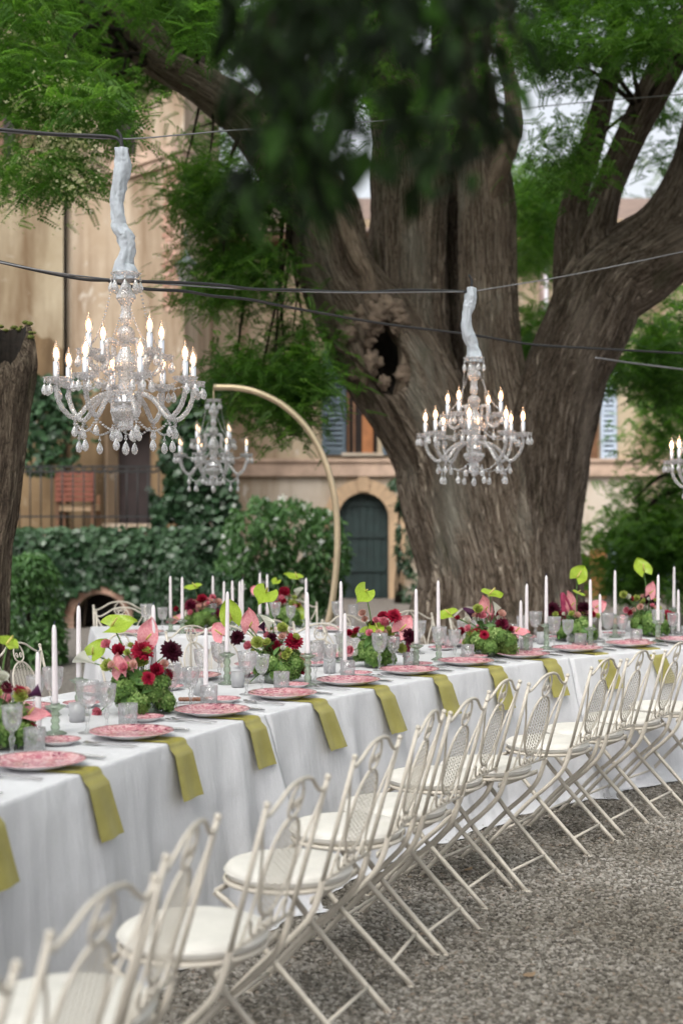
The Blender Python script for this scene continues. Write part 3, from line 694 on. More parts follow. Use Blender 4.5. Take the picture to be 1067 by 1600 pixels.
shrub('hedge_bush', 'loose leafy bush at the foot of the ivy wall below the hollow stump', [(38, 960, 62, 75), (10, 1030, 60, 60), (72, 1010, 30, 60), (50, 900, 38, 40)], 15.0, 5200, 'leaf_shrub', 1.0, tm=LEAF)
shrub('niche_bush', 'dark low shrub between the brick niche and the white flowered shrub', [(290, 950, 68, 85), (345, 960, 50, 70), (270, 1010, 50, 60)], 18.6, 4200, 'leaf_ivy', 1.2, tm=LEAF)
shrub('door_climber', 'small dark climber on the stone door pier beside the great tree', [(622, 770, 16, 26), (632, 850, 14, 60), (640, 930, 14, 50)], 25.5, 900, 'leaf_ivy', 1.3, tm=LEAF, dY=.3)

# ------------------------------------------------------------------ the great tree
TRY = 14.0
gt = thing('great_tree', 'huge old many-stemmed tree with hollow burl and fissured brown bark', 'tree', PY(780, V0 + F * HC / TRY, TRY)); go_ = gt.location.copy()
def stem_pts(lst, sub=10):
    P = catmull([PY(u, v, Y) - go_ for u, v, r, Y in lst], sub); rr = lerp_list([r * Y / F for u, v, r, Y in lst], len(P)); return P, rr
def fissure(seed, amp=.085, nr=11):
    def f(a, L, p):
        w = mn.noise(Vector((math.cos(a) * 1.6 + seed, math.sin(a) * 1.6, L * .55))) * 1.6
        rid = 1 - 2 * abs(math.sin(a * nr * .5 + w * 3.2 + seed)) ; fine = mn.noise(Vector((math.cos(a) * 7, math.sin(a) * 7, L * 1.1 + seed * 3)))
        big = mn.noise(Vector((math.cos(a) * 1.1 + seed * 2, math.sin(a) * 1.1, L * .8)))
        fl = 1 - 2 * abs(math.sin(a * 3.5 + w * 1.4 + seed * 3)); low = max(0, min(1, 1.2 - p.z * .28)) if nr > 10 else .3
        return 1 + amp * (.55 * rid + .8 * fine) + .10 * big + .115 * fl * low
    return f
HOLE = PY(605, 565, 13.45) - go_
def carve(mb, b0):
    deep = set()
    for i in range(b0, len(mb.v)):      # press the hollow into the stem
        p = mb.v[i]; dx, dz, dy = (p.x - HOLE.x) / .17, (p.z - HOLE.z) / .30, p.y - HOLE.y
        d = math.hypot(dx + .25 * math.sin(dz * 2.5), dz)
        if dy < .55 and d < 1.25:
            q = .62 * max(0, 1 - d ** 2.2 / 1.6); p.y += q
            if q > .16: deep.add(i)
    for fi, f in enumerate(mb.f):
        if all(i in deep for i in f): mb.mi[fi] = 1
_stems_start = 0
stems = {
 'L': ([(745, 1085, 118, 13.75), (738, 960, 88, 13.75), (734, 890, 76, 13.75), (706, 770, 71, 13.75), (692, 710, 70, 13.75), (662, 650, 72, 13.72), (627, 590, 76, 13.7), (594, 539, 76, 13.7), (571, 503, 72, 13.7), (531, 439, 63, 13.7), (511, 376, 59, 13.7), (500, 330, 56, 13.7), (450, 260, 46, 13.6), (385, 185, 36, 13.5), (310, 130, 30, 13.4), (240, 92, 26, 13.2), (195, 48, 21, 13.0), (150, -10, 17, 12.8), (110, -70, 14, 12.6)], 'bark_great', 96, 1.1),
 'C': ([(790, 1085, 105, 14.1), (765, 900, 86, 14.1), (718, 760, 80, 14.1), (682, 660, 64, 14.1), (656, 580, 60, 14.1), (640, 500, 57, 14.1), (638, 400, 58, 14.15), (638, 300, 57, 14.2), (632, 200, 52, 14.2), (610, 100, 40, 14.2), (585, 0, 32, 14.2), (570, -70, 26, 14.2)], 'bark_great', 80, 3.7),
 'D': ([(820, 1085, 95, 13.85), (815, 900, 84, 13.85), (795, 780, 74, 13.85), (782, 650, 56, 13.85), (768, 550, 48, 13.85), (761, 430, 46, 13.85), (759, 330, 44, 13.9), (752, 250, 40, 13.9), (738, 150, 32, 13.9), (728, 50, 28, 13.9), (722, -70, 24, 13.9)], 'bark_great', 80, 6.1),
 'Rr': ([(852, 1085, 76, 13.7), (850, 950, 56, 13.7), (848, 850, 52, 13.7), (850, 780, 58, 13.7), (853, 720, 66, 13.7), (862, 650, 68, 13.7), (882, 580, 67, 13.7), (912, 510, 69, 13.7), (940, 450, 70, 13.7), (985, 405, 60, 13.7), (1030, 365, 50, 13.6), (1062, 310, 38, 13.5), (1085, 240, 30, 13.4), (1100, 150, 26, 13.3), (1110, 40, 22, 13.2)], 'bark_limb', 80, 8.3),
 'E': ([(760, 1000, 60, 14.5), (730, 760, 50, 14.5), (712, 560, 38, 14.55), (705, 400, 36, 14.6), (702, 250, 34, 14.6), (700, 100, 28, 14.6), (700, -70, 22, 14.6)], 'bark_limb', 48, 12.2),
 'b1': ([(905, 500, 40, 13.9), (898, 430, 34, 13.9), (892, 385, 27, 13.9), (893, 340, 22, 13.9), (900, 300, 18, 13.9), (916, 250, 18, 13.9), (931, 200, 18, 13.9), (944, 150, 16, 13.9), (958, 90, 14, 13.8), (968, 20, 12, 13.7), (978, -60, 11, 13.6)], 'bark_limb', 48, 2.2),
 'b2': ([(925, 470, 50, 13.75), (925, 410, 44, 13.75), (928, 370, 36, 13.75), (936, 335, 28, 13.72), (950, 295, 23, 13.7), (970, 248, 24, 13.68), (993, 200, 25, 13.6), (1018, 150, 27, 13.5), (1050, 88, 27, 13.4), (1088, 20, 25, 13.3), (1120, -50, 22, 13.2)], 'bark_limb', 48, 5.2),
 'b4': ([(960, 450, 58, 13.7), (1010, 420, 55, 13.6), (1067, 385, 45, 13.4), (1130, 350, 36, 13.2), (1200, 330, 26, 13.0)], 'bark_limb', 48, 9.2),
 's1': ([(756, 420, 10, 13.95), (764, 335, 15, 13.80), (782, 262, 17, 13.62), (800, 205, 15, 13.55), (800, 150, 13, 13.5), (790, 100, 11, 13.4), (782, 40, 9, 13.4), (780, -60, 8, 13.4)], 'bark_smooth', 24, 4.4),
 's2': ([(270, 112, 14, 13.2), (255, 60, 9, 13.2), (230, 20, 7, 13.2), (215, -40, 6, 13.2)], 'bark_limb', 16, 2.9),
 's3': ([(560, 60, 14, 14.0), (530, 20, 13, 13.9), (500, -30, 12, 13.8)], 'bark_limb', 16, 6.6),
}
for kx, (lst, mt, n, sd) in stems.items():
    P, rr = stem_pts(lst, 9 if n > 50 else 6); mb = MB(); mb.tube(P, rr, n, True, fissure(sd, .10 if n > 50 else .05, 13 if n > 50 else 8), True)
    if kx in ('L', 'C'): carve(mb, 0)
    o = part('trunk' if kx in ('L', 'C', 'D', 'E') else 'limb', mb, [mt, 'rotten_wood'], gt)
    if kx == 'L': o['label'] = 'leaning left stem with the burled hollow'
# pale smooth strip of healed bark down the left stem
P, rr = stem_pts([(523, 300, 12, 13.34), (540, 350, 16, 13.33), (556, 400, 15, 13.32), (572, 430, 14, 13.34), (578, 462, 15, 13.36), (584, 500, 14, 13.4)], 8)
mb = MB(); mb.tube(P, rr, 24, True, fissure(1.5, .06, 4), True); part('healed_bark', mb, 'bark_smooth', gt)
P, rr = stem_pts([(630, 530, 10, 13.5), (638, 565, 16, 13.5), (634, 595, 17, 13.48), (622, 625, 12, 13.5)], 8)
mb = MB(); mb.tube(P, rr, 24, True, fissure(2.5, .08, 4), True); part('healed_bark', mb, 'bark_smooth', gt)
lump = [(575, 482, 12), (590, 490, 14), (563, 488, 10), (618, 484, 11), (628, 500, 10), (548, 503, 14), (565, 510, 13), (543, 520, 12), (548, 541, 15), (572, 530, 12), (603, 478, 11), (622, 512, 9), (585, 512, 10), (578, 565, 14), (565, 575, 16), (632, 585, 12), (600, 598, 8)]
for (u, v, r) in lump:
    c = PY(u, v, (13.30 if v < 522 else 13.38) + rng.uniform(0, .05)) - go_; mb = MB(); n, m = 24, 16
    def lf(i, j, c=c, r=r * 13.4 / F * 1.35, s=rng.random() * 40):
        th, ph = i * 2 * math.pi, j * math.pi; d = Vector((math.sin(ph) * math.cos(th), math.sin(ph) * math.sin(th), math.cos(ph)))
        d2 = Vector((d.x, d.y * .7, d.z)); return c + d2 * r * (.95 + .6 * mn.noise(d * 2.3 + Vector((s, 0, 0))) + .2 * mn.noise(d * 6 + Vector((s, 0, 0))))
    mb.grid(lf, n, m); part('burl_knob', mb, 'burl', gt)

# crown: sprays of small leaflets, with twigs
regA = [(-60, -90), (370, -90), (370, 60), (300, 80), (270, 120), (225, 150), (170, 190), (135, 240), (120, 300), (95, 290), (60, 300), (-60, 290), (-60, 255), (50, 245), (50, 160), (-60, 140)]
regA2 = [(100, -90), (370, -90), (350, 100), (300, 140), (240, 140), (100, 60)]
regB = [(300, 190), (350, 210), (425, 320), (445, 400), (455, 440), (425, 430), (400, 470), (335, 480), (290, 445), (250, 470), (245, 450), (295, 410), (325, 370), (310, 330), (280, 300), (290, 240)]
regC = [(345, 610), (370, 560), (420, 530), (470, 470), (500, 520), (490, 580), (490, 640), (460, 680), (430, 660), (400, 640), (365, 660)]
regD = [(330, -90), (870, -90), (850, 90), (790, 130), (700, 210), (560, 180), (430, 300), (380, 260), (330, 130)]
regE = [(800, -90), (1130, -90), (1130, 110), (1050, 60), (1000, 85), (960, 100), (900, 120), (860, 110), (830, 120), (800, 110)]
regE3 = [(860, 190), (930, 200), (920, 280), (880, 300), (850, 270)]
regE2 = [(803, 230), (850, 300), (900, 310), (880, 370), (850, 400), (830, 425), (803, 400)]
regF = [(800, 480), (856, 490), (850, 560), (810, 590)]
regG = [(975, 500), (1130, 430), (1130, 640), (1010, 600), (930, 600), (940, 560)]
LIMB = [(140, -10, 240, 92), (240, 92, 310, 130), (310, 130, 390, 190)]
def crown(nm, spec, tmpl, mat, per, rad, scale, parent, droop=-.35, bare=False):
    C = []
    for poly, n, a, b in spec:
        for c in scatter(poly, n, a, b):
            u = U0 + F * c.x / c.y; v = V0 - F * (c.z - HC) / c.y
            if bare and c.y < 13.9 and min(abs((v - y0) - (y1 - y0) / (x1 - x0) * (u - x0)) if min(x0, x1) - 15 < u < max(x0, x1) + 15 else 999 for x0, y0, x1, y1 in LIMB) < 95: c = PY(u, v, 14.4)
            C.append(c)
    P, T = clumps_to_leaves([tuple(c - parent.location) for c in C], per, rad); n = len(P)
    link(nm, leaf_mesh(nm, P, rand_rot(n, droop), nrg.uniform(.75, 1.25, n) * scale, T, tmpl, mat), parent); return C
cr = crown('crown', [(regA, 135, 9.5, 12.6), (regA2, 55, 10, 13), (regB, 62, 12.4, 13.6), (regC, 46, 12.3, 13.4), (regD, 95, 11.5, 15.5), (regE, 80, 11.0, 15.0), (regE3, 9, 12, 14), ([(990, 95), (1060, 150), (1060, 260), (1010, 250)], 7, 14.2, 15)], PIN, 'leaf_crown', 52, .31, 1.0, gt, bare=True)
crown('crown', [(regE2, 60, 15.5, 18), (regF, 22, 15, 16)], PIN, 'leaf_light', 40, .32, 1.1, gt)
blo = [PY(rng.gauss(100, 36), rng.gauss(245, 45), rng.uniform(9.3, 10.5)) for _ in range(22)] + [PY(rng.gauss(15, 16), rng.gauss(310, 15), 9.8) for _ in range(9)] + [PY(rng.gauss(60, 30), rng.gauss(170, 22), 9.6) for _ in range(9)]
P, T = clumps_to_leaves([tuple(c - go_) for c in blo if c.z < 6], 46, .10, 1.5); link('blossoms', leaf_mesh('blossoms', P, rand_rot(len(P)), nrg.uniform(.7, 1.2, len(P)) * .75, T, FLORET, 'blossom_cream'), gt)
anch = [PY(240, 92, 13.2), PY(310, 130, 13.4), PY(195, 48, 13.0), PY(450, 260, 13.6), PY(385, 185, 13.5), PY(960, 130, 13.9), PY(1000, 170, 13.6), PY(590, 20, 14.2), PY(728, 50, 13.9)]
for c in rng.sample(cr, 46):
    a = min(anch, key=lambda q: (q - c).length + rng.uniform(0, .6)); mid = a.lerp(c, .5) + Vector((rng.uniform(-.15, .15), rng.uniform(-.15, .15), rng.uniform(.05, .25)))
    mb = MB(); mb.tube([p - go_ for p in catmull([a, mid, c], 7)], [.028, .016, .006], 6, uv=True); part('branch', mb, 'bark_twig', gt)

# unseen rest of its crown, added above the frame to shade the tables
C = []
while len(C) < 250:
    x, y = rng.uniform(-7.5, 8.5), rng.uniform(-6, 16); z = rng.uniform(6.6, 8.6) + .05 * abs(y - 10)
    if y > 0 and z < HC + 860 / F * y: continue
    C.append((x - go_.x, y - go_.y, z - go_.z))
P, T = clumps_to_leaves(C, 44, .75); n = len(P); link('crown', leaf_mesh('crown', P, rand_rot(n, -.35), nrg.uniform(2.0, 2.8, n), T, PIN, 'leaf_crown'), gt)
for i in range(9):
    a = PY(*((640, -60, 14.2), (722, -60, 13.9), (1000, -60, 13.6))[i % 3]); c = rng.choice(C); c = Vector(c) + go_; mb = MB(); mb.tube([p - go_ for p in catmull([a, a.lerp(c, .5) + Vector((0, 0, .9)), c], 8)], [.12, .07, .02], 10, uv=True); part('branch', mb, 'bark_limb', gt)

# tree growing behind on the right, hanging over the villa
rt = thing('courtyard_tree', 'leafy green tree spreading over the villa wall beyond the great tree', 'tree', PY(1085, V0 + F * HC / 20, 20.0))
regH = [(925, 900), (925, 850), (945, 790), (975, 730), (990, 650), (1020, 590), (1140, 560), (1140, 960), (1000, 930), (950, 960)]
regH2 = [(1000, 800), (1130, 780), (1130, 920), (960, 920), (950, 850)]
crown('crown', [(regH, 120, 19.0, 22), (regH2, 75, 18.5, 20.5), (regG, 70, 15.5, 19)], PIN_S, 'leaf_crown', 34, .34, 1.2, rt)
mb = MB(); P = catmull([PY(1085, V0 + F * HC / 20, 20), PY(1080, 850, 20), PY(1090, 700, 20), PY(1070, 560, 20)], 8); mb.tube([p - rt.location for p in P], [.14, .11, .08, .05], 20, True, fissure(3.3, .05, 7), True); part('trunk', mb, 'bark_limb', rt)
for tgt in ((990, 780), (1020, 640), (1040, 520), (960, 860), (1110, 620)):
    mb = MB(); a = PY(1085, 760 if tgt[1] > 700 else 640, 20); b = PY(*tgt, 19.5); mb.tube([p - rt.location for p in catmull([a, a.lerp(b, .5) + Vector((0, 0, .25)), b], 6)], [.05, .012], 6, uv=True); part('branch', mb, 'bark_twig', rt)

# distant trees above the roof line
for i, (poly, lab, lp_) in enumerate((([(800, 400), (835, 280), (900, 250), (930, 300), (900, 420)], 'pale hazy tree behind the villa roof by the drain pipes', (860, 40)), ([(960, 420), (975, 330), (1010, 285), (1060, 270), (1140, 260), (1140, 430)], 'dull olive tree behind the forked limbs of the great tree', (1060, 38)))):
    ft = thing('distant_tree', lab, 'tree', PY(lp_[0], V0 + F * HC / lp_[1], lp_[1])); crown('crown', [(poly, 46, lp_[1] - 2, lp_[1] + 2)], PIN_S, 'leaf_far', 44, .75, 2.6, ft)
    mb = MB(); mb.tube([(0, 0, 0), (.1, 0, 4), (0, 0, 9)], [.3, .2, .08], 12, True, fissure(i, .05, 6), True); part('trunk', mb, 'bark_limb', ft)

# hollow stump on the left
SY = 9.0; st = thing('hollow_stump', 'grey bark trunk with mossy sawn top and open hollow beside the chandelier', 'tree', PY(-25, V0 + F * HC / SY, SY)); so = st.location.copy()
L_ = [(-30, 1200, 52), (-26, 1050, 40), (-20, 940, 34), (-14, 860, 32), (-4, 800, 33), (4, 740, 32), (8, 690, 34), (10, 640, 38), (12, 595, 44), (13, 560, 45), (12, 530, 41), (11, 512, 36)]
P = catmull([PY(u, v, SY) - so for u, v, r in L_], 9); rr = lerp_list([r * SY / F for _, _, r in L_], len(P)); mb = MB(); mb.tube(P, rr, 72, False, fissure(7.7, .06, 15), True)
n = 72; N = len(P)
for i in range(N - 34, N):        # the near side of the rim dips, so the hollow shows
    f = ((i - (N - 35)) / 34) ** 1.3
    for j in range(n):
        p = mb.v[i * n + j]; c = P[i]; d = (p - c); near = max(0, (-d.y * .9 + d.x * .25) / max(rr[i], .01)); p.z -= f * near * .33 - f * .05 * mn.noise(Vector((d.x * 14, d.y * 14, 2)))
outer = [mb.v[(N - 1) * n + j].copy() for j in range(n)]; cc = sum(outer, Vector()) / n; b = len(mb.v)
for p in outer: q = cc + (p - cc) * .80; mb.v.append(Vector((q.x, q.y, q.z + .012 + .01 * mn.noise(q * 30))))
for j in range(n):
    k = (j + 1) % n; mb.face(((N - 1) * n + j, (N - 1) * n + k, b + k, b + j), [(j * .02, 3), (j * .02 + .02, 3), (j * .02 + .02, 3.05), (j * .02, 3.05)])
rim = [mb.v[b + j].copy() for j in range(n)]; part('trunk', mb, 'bark_stump', st)
mb = MB()
for q_ in range(6):
    f = q_ / 5
    for j, p in enumerate(rim): q = cc + (p - cc) * (1 - .35 * f); mb.v.append(Vector((q.x, q.y, p.z * (1 - f) + (cc.z - .55) * f + .01 * mn.noise(p * 20 + Vector((0, 0, f * 3))))))
for q_ in range(5):
    for j in range(n): k = (j + 1) % n; mb.face((q_ * n + j, q_ * n + k, q_ * n + n + k, q_ * n + n + j))
mb.face([5 * n + j for j in range(n)]); part('hollow', mb, 'rotten_wood', st)
mb = MB()
for i in range(46):
    p = outer[rng.randrange(n)]
    if p.y > cc.y - .02: mb.ball(p + Vector((rng.uniform(-.03, .03), rng.uniform(-.03, .03), .012)), rng.uniform(.010, .026), 6, 4, .6)
part('moss', mb, 'moss', st)

# overhanging branch close to the lens, out of focus
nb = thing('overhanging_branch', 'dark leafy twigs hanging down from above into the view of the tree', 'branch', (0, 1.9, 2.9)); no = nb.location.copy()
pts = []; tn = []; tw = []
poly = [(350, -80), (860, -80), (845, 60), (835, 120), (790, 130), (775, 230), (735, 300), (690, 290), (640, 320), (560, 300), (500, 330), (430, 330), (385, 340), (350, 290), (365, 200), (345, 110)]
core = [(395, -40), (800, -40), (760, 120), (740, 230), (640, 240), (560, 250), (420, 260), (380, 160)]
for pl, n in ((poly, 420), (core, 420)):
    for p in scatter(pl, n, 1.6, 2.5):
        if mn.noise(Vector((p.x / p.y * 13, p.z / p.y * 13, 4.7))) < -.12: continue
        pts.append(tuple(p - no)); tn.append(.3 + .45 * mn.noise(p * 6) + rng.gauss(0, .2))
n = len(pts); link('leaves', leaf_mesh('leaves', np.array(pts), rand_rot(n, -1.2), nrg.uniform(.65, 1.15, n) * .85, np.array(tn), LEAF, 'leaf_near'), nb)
for i in range(15):
    u = 380 + i * 30; mb = MB(); P = [PY(u + rng.uniform(-15, 15), -160, 2.0), PY(u + rng.uniform(-20, 20), -20, 2.0), PY(u + rng.uniform(-25, 25), rng.uniform(90, 190), 2.0), PY(u + rng.uniform(-30, 30), rng.uniform(200, 280), 2.0)]
    mb.tube([p - no for p in catmull(P, 5)], [.006, .003, .0012], 5, uv=True); part('twig', mb, 'bark_twig', nb)
mb = MB(); mb.tube([p - no for p in catmull([PY(200, -260, 2.0), PY(420, -175, 2.0), PY(650, -165, 2.0), PY(900, -230, 2.0)], 6)], [.03, .02, .012], 8, uv=True); part('bough', mb, 'bark_limb', nb)

# ------------------------------------------------------------------ tablecloths
def wav(s, f, sd): return mn.noise(Vector((s * f, sd, 0)))
def make_cloth(corners_fn, z, name, label, flare_fn, seed, rows=18, pool=True, taut=(0, 0)):
    """corners_fn() -> perimeter list of (point, outward normal, corner weight), running round the table top; rows drop to the ground"""
    per = corners_fn(); m = len(per); mb = MB(); S = [0.0]
    for i in range(1, m): S.append(S[-1] + (per[i][0] - per[i - 1][0]).length)
    tot = S[-1] + (per[0][0] - per[-1][0]).length
    prof = [(0, 0.0, 0.0), (0, .004, .0015), (0, .007, .006), (0, .009, .016)] + [(1, None, (i + 1) / rows) for i in range(rows)]
    for kind, o, t in prof:
        for i, (p, nrm, cw) in enumerate(per):
            s = S[i]; ph = s / tot * 2 * math.pi
            if kind == 0: off, zz = o, z - t
            else:
                f1 = wav(s, 2.3, seed) * .55 + wav(s, 5.2, seed + 7) * .45; f2 = abs(wav(s, 3.4, seed + 3)) ** .8
                sharp = max(0, wav(s, 7.5, seed + 11)) * .6
                fl = flare_fn(i / m, p); tt = t ** 1.15
                g1 = abs(wav(s, 2.6 + .0 * t, seed + 21) + .12 * t); g2 = wav(s + .05 * t, 6.5, seed + 23); g3 = wav(s, 13, seed + 27); up = t ** .55
                off = .010 + tt * (fl + .05 * f1) + up * (.115 * g1 + .050 * max(-.5, g2) + .016 * g3) * (.45 + .9 * abs(wav(s, .9, seed + 31)) * 1.6) + cw * tt * .13 + .006 * mn.noise(Vector((s * 9, t * 5, seed)))
                off = max(off, .010 + .0 * t); zz = z - .016 - (z - .016 - .012) * t
                if pool and t > .93: off += (t - .93) / .07 * (.05 + .07 * max(0, wav(s, 3, seed + 5))) ; zz = .010 + .012 * max(0, wav(s, 11, seed + 6))
            q = p + nrm * off; mb.v.append(Vector((q.x, q.y, zz)))
    R_ = len(prof)
    for r in range(R_ - 1):
        for i in range(m):
            k = (i + 1) % m; mb.face((r * m + i, (r + 1) * m + i, (r + 1) * m + k, r * m + k))
    # the top is filled between the two long sides by the caller's ladder
    return mb, per
def ladder_perimeter(near, far, nN, nF, ds=.018):
    def resample(pts):
        L = [0.0]
        for i in range(1, len(pts)): L.append(L[-1] + (pts[i] - pts[i - 1]).length)
        n = max(8, int(L[-1] / ds)); out = []
        for i in range(n + 1):
            x = L[-1] * i / n; j = min(max(1, int(np.searchsorted(L, x))), len(pts) - 1); f = (x - L[j - 1]) / max(1e-9, L[j] - L[j - 1]); out.append(pts[j - 1].lerp(pts[j], f))
        return out
    A = resample(near); B = resample(far)[::-1]; e1 = resample([A[-1], B[0]])[1:-1]; e0 = resample([B[-1], A[0]])[1:-1]; per = []
    def cw(i, n): d = min(i, n - 1 - i) * ds; return max(0, 1 - d / .16) ** 2
    def nrm(a, b): d = (b - a).normalized(); return Vector((d.y, -d.x, 0))
    for i, p in enumerate(A): per.append((p, nrm(A[max(0, i - 3)], A[min(len(A) - 1, i + 3)]), cw(i, len(A))))
    for i, p in enumerate(e1): per.append((p, nrm(A[-1], B[0]), -9))
    for i, p in enumerate(B): per.append((p, nrm(B[max(0, i - 3)], B[min(len(B) - 1, i + 3)]), cw(i, len(B))))
    for i, p in enumerate(e0): per.append((p, nrm(B[-1], A[0]), -9))
    return per, A, B[::-1]
def cloth(name, label, near, far, z, flare, seed, endflare=0.0, group=None):
    per, A, B = ladder_perimeter(near, far, None, None)
    ends = [c[2] == -9 for c in per]; per = [(p, n, 0.0 if c == -9 else c) for p, n, c in per]
    def ff(f, p): i = int(round(f * len(per))) % len(per); return endflare if ends[i] else flare(p)
    mb, per = make_cloth(lambda: per, z, name, label, ff, seed)
    if endflare <= 0:      # an end that butts against the next table hangs straight
        m = len(per)
        for r in range(4, len(mb.v) // m):
            for i in range(m):
                if ends[i]: q = per[i][0] + per[i][1] * .004; mb.v[r * m + i].x, mb.v[r * m + i].y = q.x, q.y
    nA, nB = len(A), len(B); cols = 14; b = len(mb.v); idx = []
    for c in range(cols + 1):
        row = []
        for i in range(nA):
            f = c / cols; fb = i / (nA - 1) * (nB - 1); j = min(int(fb), nB - 2); q = B[j].lerp(B[j + 1], fb - j); p = A[i].lerp(q, f)
            edge = min(f, 1 - f, i / nA, 1 - i / nA); mb.v.append(Vector((p.x, p.y, z + .0015 * mn.noise(Vector((p.x * 5, p.y * 5, seed))) * min(1, edge * 12)))); row.append(len(mb.v) - 1)
        idx.append(row)
    for c in range(cols):
        for i in range(nA - 1): mb.face((idx[c][i], idx[c][i + 1], idx[c + 1][i + 1], idx[c + 1][i]))
    o = part(name, mb, 'linen', None); return tag(o, label, 'tablecloth', group)
SEAM1, SEAM2, K0, K1 = 2.33, 7.52, -3.6, 11.2
def side(a, b, n): return [W(a + (b - a) * i / 30, 0, n) for i in range(31)]
def fl_main(p): return float(np.interp(p.y, [4, 5.2, 6.2, 7.5, 9], [.05, .05, .09, .12, .12]))
cloth('tablecloth', 'white linen cloth on the table end set with the tall glass and stump side places', side(K0, SEAM1, 0), side(K0, SEAM1, WID), TZ, fl_main, 1.3)
cloth('tablecloth', 'long white linen cloth between the two seams, pooling on the gravel', side(SEAM1 + .05, SEAM2, 0), side(SEAM1 + .05, SEAM2, WID), TZ, fl_main, 4.1)
cloth('tablecloth', 'white linen cloth beyond the second seam running past the great tree', side(SEAM2 + .03, K1, -.015), side(SEAM2 + .03, K1, WID), TZ - .003, fl_main, 8.8)
# rear table
ra = PZ(153, 997, TZ); rb = Vector((.12, 9.75, 0)); ra.z = 0; rd = (rb - ra).normalized(); rn = Vector((-rd.y, rd.x, 0)); RW = 1.0; RL = (rb - ra).length
def RT(s, n, z=0): p = ra + rd * s + rn * n; return Vector((p.x, p.y, z))
cloth('tablecloth', 'white cloth on the separate rear table beneath the golden arc stand', [RT(RL * i / 20, 0) for i in range(21)], [RT(RL * i / 20, RW) for i in range(21)], TZ, lambda p: .05, 15.5, .05)

# ------------------------------------------------------------------ place settings
def place_words(k, row):
    kk = int(round(k)); 
    if kk <= 2: i, sd = 3 - kk, 'stump side'
    else: i, sd = kk - 2, 'tree side'
    return f"{row} row, {ORD[i]} from first cloth seam, {sd}"
NEAR = [-1] + list(range(10)) + [10]
TOFF = .085        # the plates stand this far along from the napkins' first corner

mb = MB(); mb.lathe([(.0, .004), (.085, .004), (.09, .0), (.095, .004), (.14, .017), (.1535, .0225)], 40, caps=False); m_under = mb.mesh('plate_body', 'plate_white')
mb = MB(); mb.lathe([(.1535, .0225), (.1525, .0245), (.140, .0215), (.105, .010), (.09, .0075), (.0, .0072)], 40, caps=False); m_face = mb.mesh('plate_face', 'plate_print')
def plate(p, s, label, grp, name, pile=0):
    o = thing(name, label, 'plate', p, rng.uniform(0, 6.28), grp); o.scale = (s, s, s if s > .8 else .8); link('plate_body', m_under, o); link('plate_face', m_face, o); return o

# goblets, wine glasses and tumblers of cut crystal
def cut(n, d): return lambda a, z: 1 + (d * math.cos(a * n) if z > .085 else 0)
def goblet_mesh(h, r, nm):
    mb = MB(); bw = h * .52; zb = h - bw
    mb.lathe([(.001, .003), (.034, .002), (.035, .004), (.012, .009), (.006, .018), (.0055, zb * .45), (.010, zb * .62), (.0125, zb * .72), (.008, zb * .82), (.006, zb * .9), (.010, zb)], 20)
    st = mb.mesh('stem', 'crystal')
    mb = MB(); n = 36; pr = [(.009, zb), (r * .55, zb + bw * .10), (r * .80, zb + bw * .30), (r * .90, zb + bw * .55), (r * .95, zb + bw * .8), (r, h), (r * .965, h), (r * .90, zb + bw * .8), (r * .84, zb + bw * .5), (r * .7, zb + bw * .28), (.006, zb + .012)]
    def rm(a, z): f = (z - zb) / bw; return 1 + .03 * math.cos(a * 12) * max(0, math.sin(min(1, f / .8) * math.pi))
    mb.lathe(pr, n, rmod=rm); return st, mb.mesh('bowl', 'crystal')
gob = {'goblet': goblet_mesh(.196, .0435, 'g'), 'wine': goblet_mesh(.172, .037, 'w')}
def glass_ob(kind, p, label, grp):
    nm = 'water_goblet' if kind == 'goblet' else 'wine_glass'; o = thing(nm, label, 'glass', p, rng.uniform(0, 6.28), grp)
    link('stem', gob[kind][0], o); link('bowl', gob[kind][1], o); return o
mb = MB(); mb.lathe([(.001, .0), (.034, .0), (.036, .003), (.0365, .05), (.038, .084), (.0362, .084), (.034, .05), (.033, .012), (.001, .011)], 36, rmod=lambda a, z: 1 + (.028 * math.cos(a * 14) if .004 < z < .06 else 0)); m_tum = mb.mesh('cut_tumbler', 'crystal')
mb = MB(); mb.lathe([(.001, .0), (.027, .0), (.03, .004), (.033, .075), (.0315, .075), (.0285, .006), (.001, .006)], 24); m_vot = mb.mesh('votive_cup', 'frosted')
mb = MB(); mb.lathe([(.001, .008), (.026, .008), (.027, .04), (.001, .04)], 16); m_wax = mb.mesh('votive_wax', 'candle_wax')
# cutlery
def fork_mesh():
    mb = MB(); mb.flatbar(catmull([(0, -.10, .004), (0, -.04, .007), (0, .02, .010), (0, .045, .008)], 4), (0, 0, 1), .0042, .0012); mb.box((-.010, .043, .0065), (.010, .062, .0085))
    for x in (-.0085, -.0028, .0028, .0085): mb.flatbar([(x, .06, .0075), (x, .085, .006), (x, .105, .010)], (0, 0, 1), .0014, .0009)
    return mb.mesh('fork', 'steel', False)
def knife_mesh():
    mb = MB(); mb.flatbar([(0, -.11, .006), (0, -.02, .006)], (0, 0, 1), .0055, .003); mb.flatbar([(0, -.02, .006), (0, .05, .006), (.001, .10, .006), (-.003, .125, .006)], (0, 0, 1), .009, .001); return mb.mesh('knife', 'steel', False)
def spoon_mesh():
    mb = MB(); mb.flatbar(catmull([(0, -.10, .004), (0, -.03, .008), (0, .04, .009)], 4), (0, 0, 1), .004, .0012); mb.lathe([(.001, .0), (.010, .001), (.017, .005), (.018, .0058), (.001, .003)], 16, (0, .063, .004)); return mb.mesh('spoon', 'steel')
m_fork, m_knife, m_spoon = fork_mesh(), knife_mesh(), spoon_mesh()
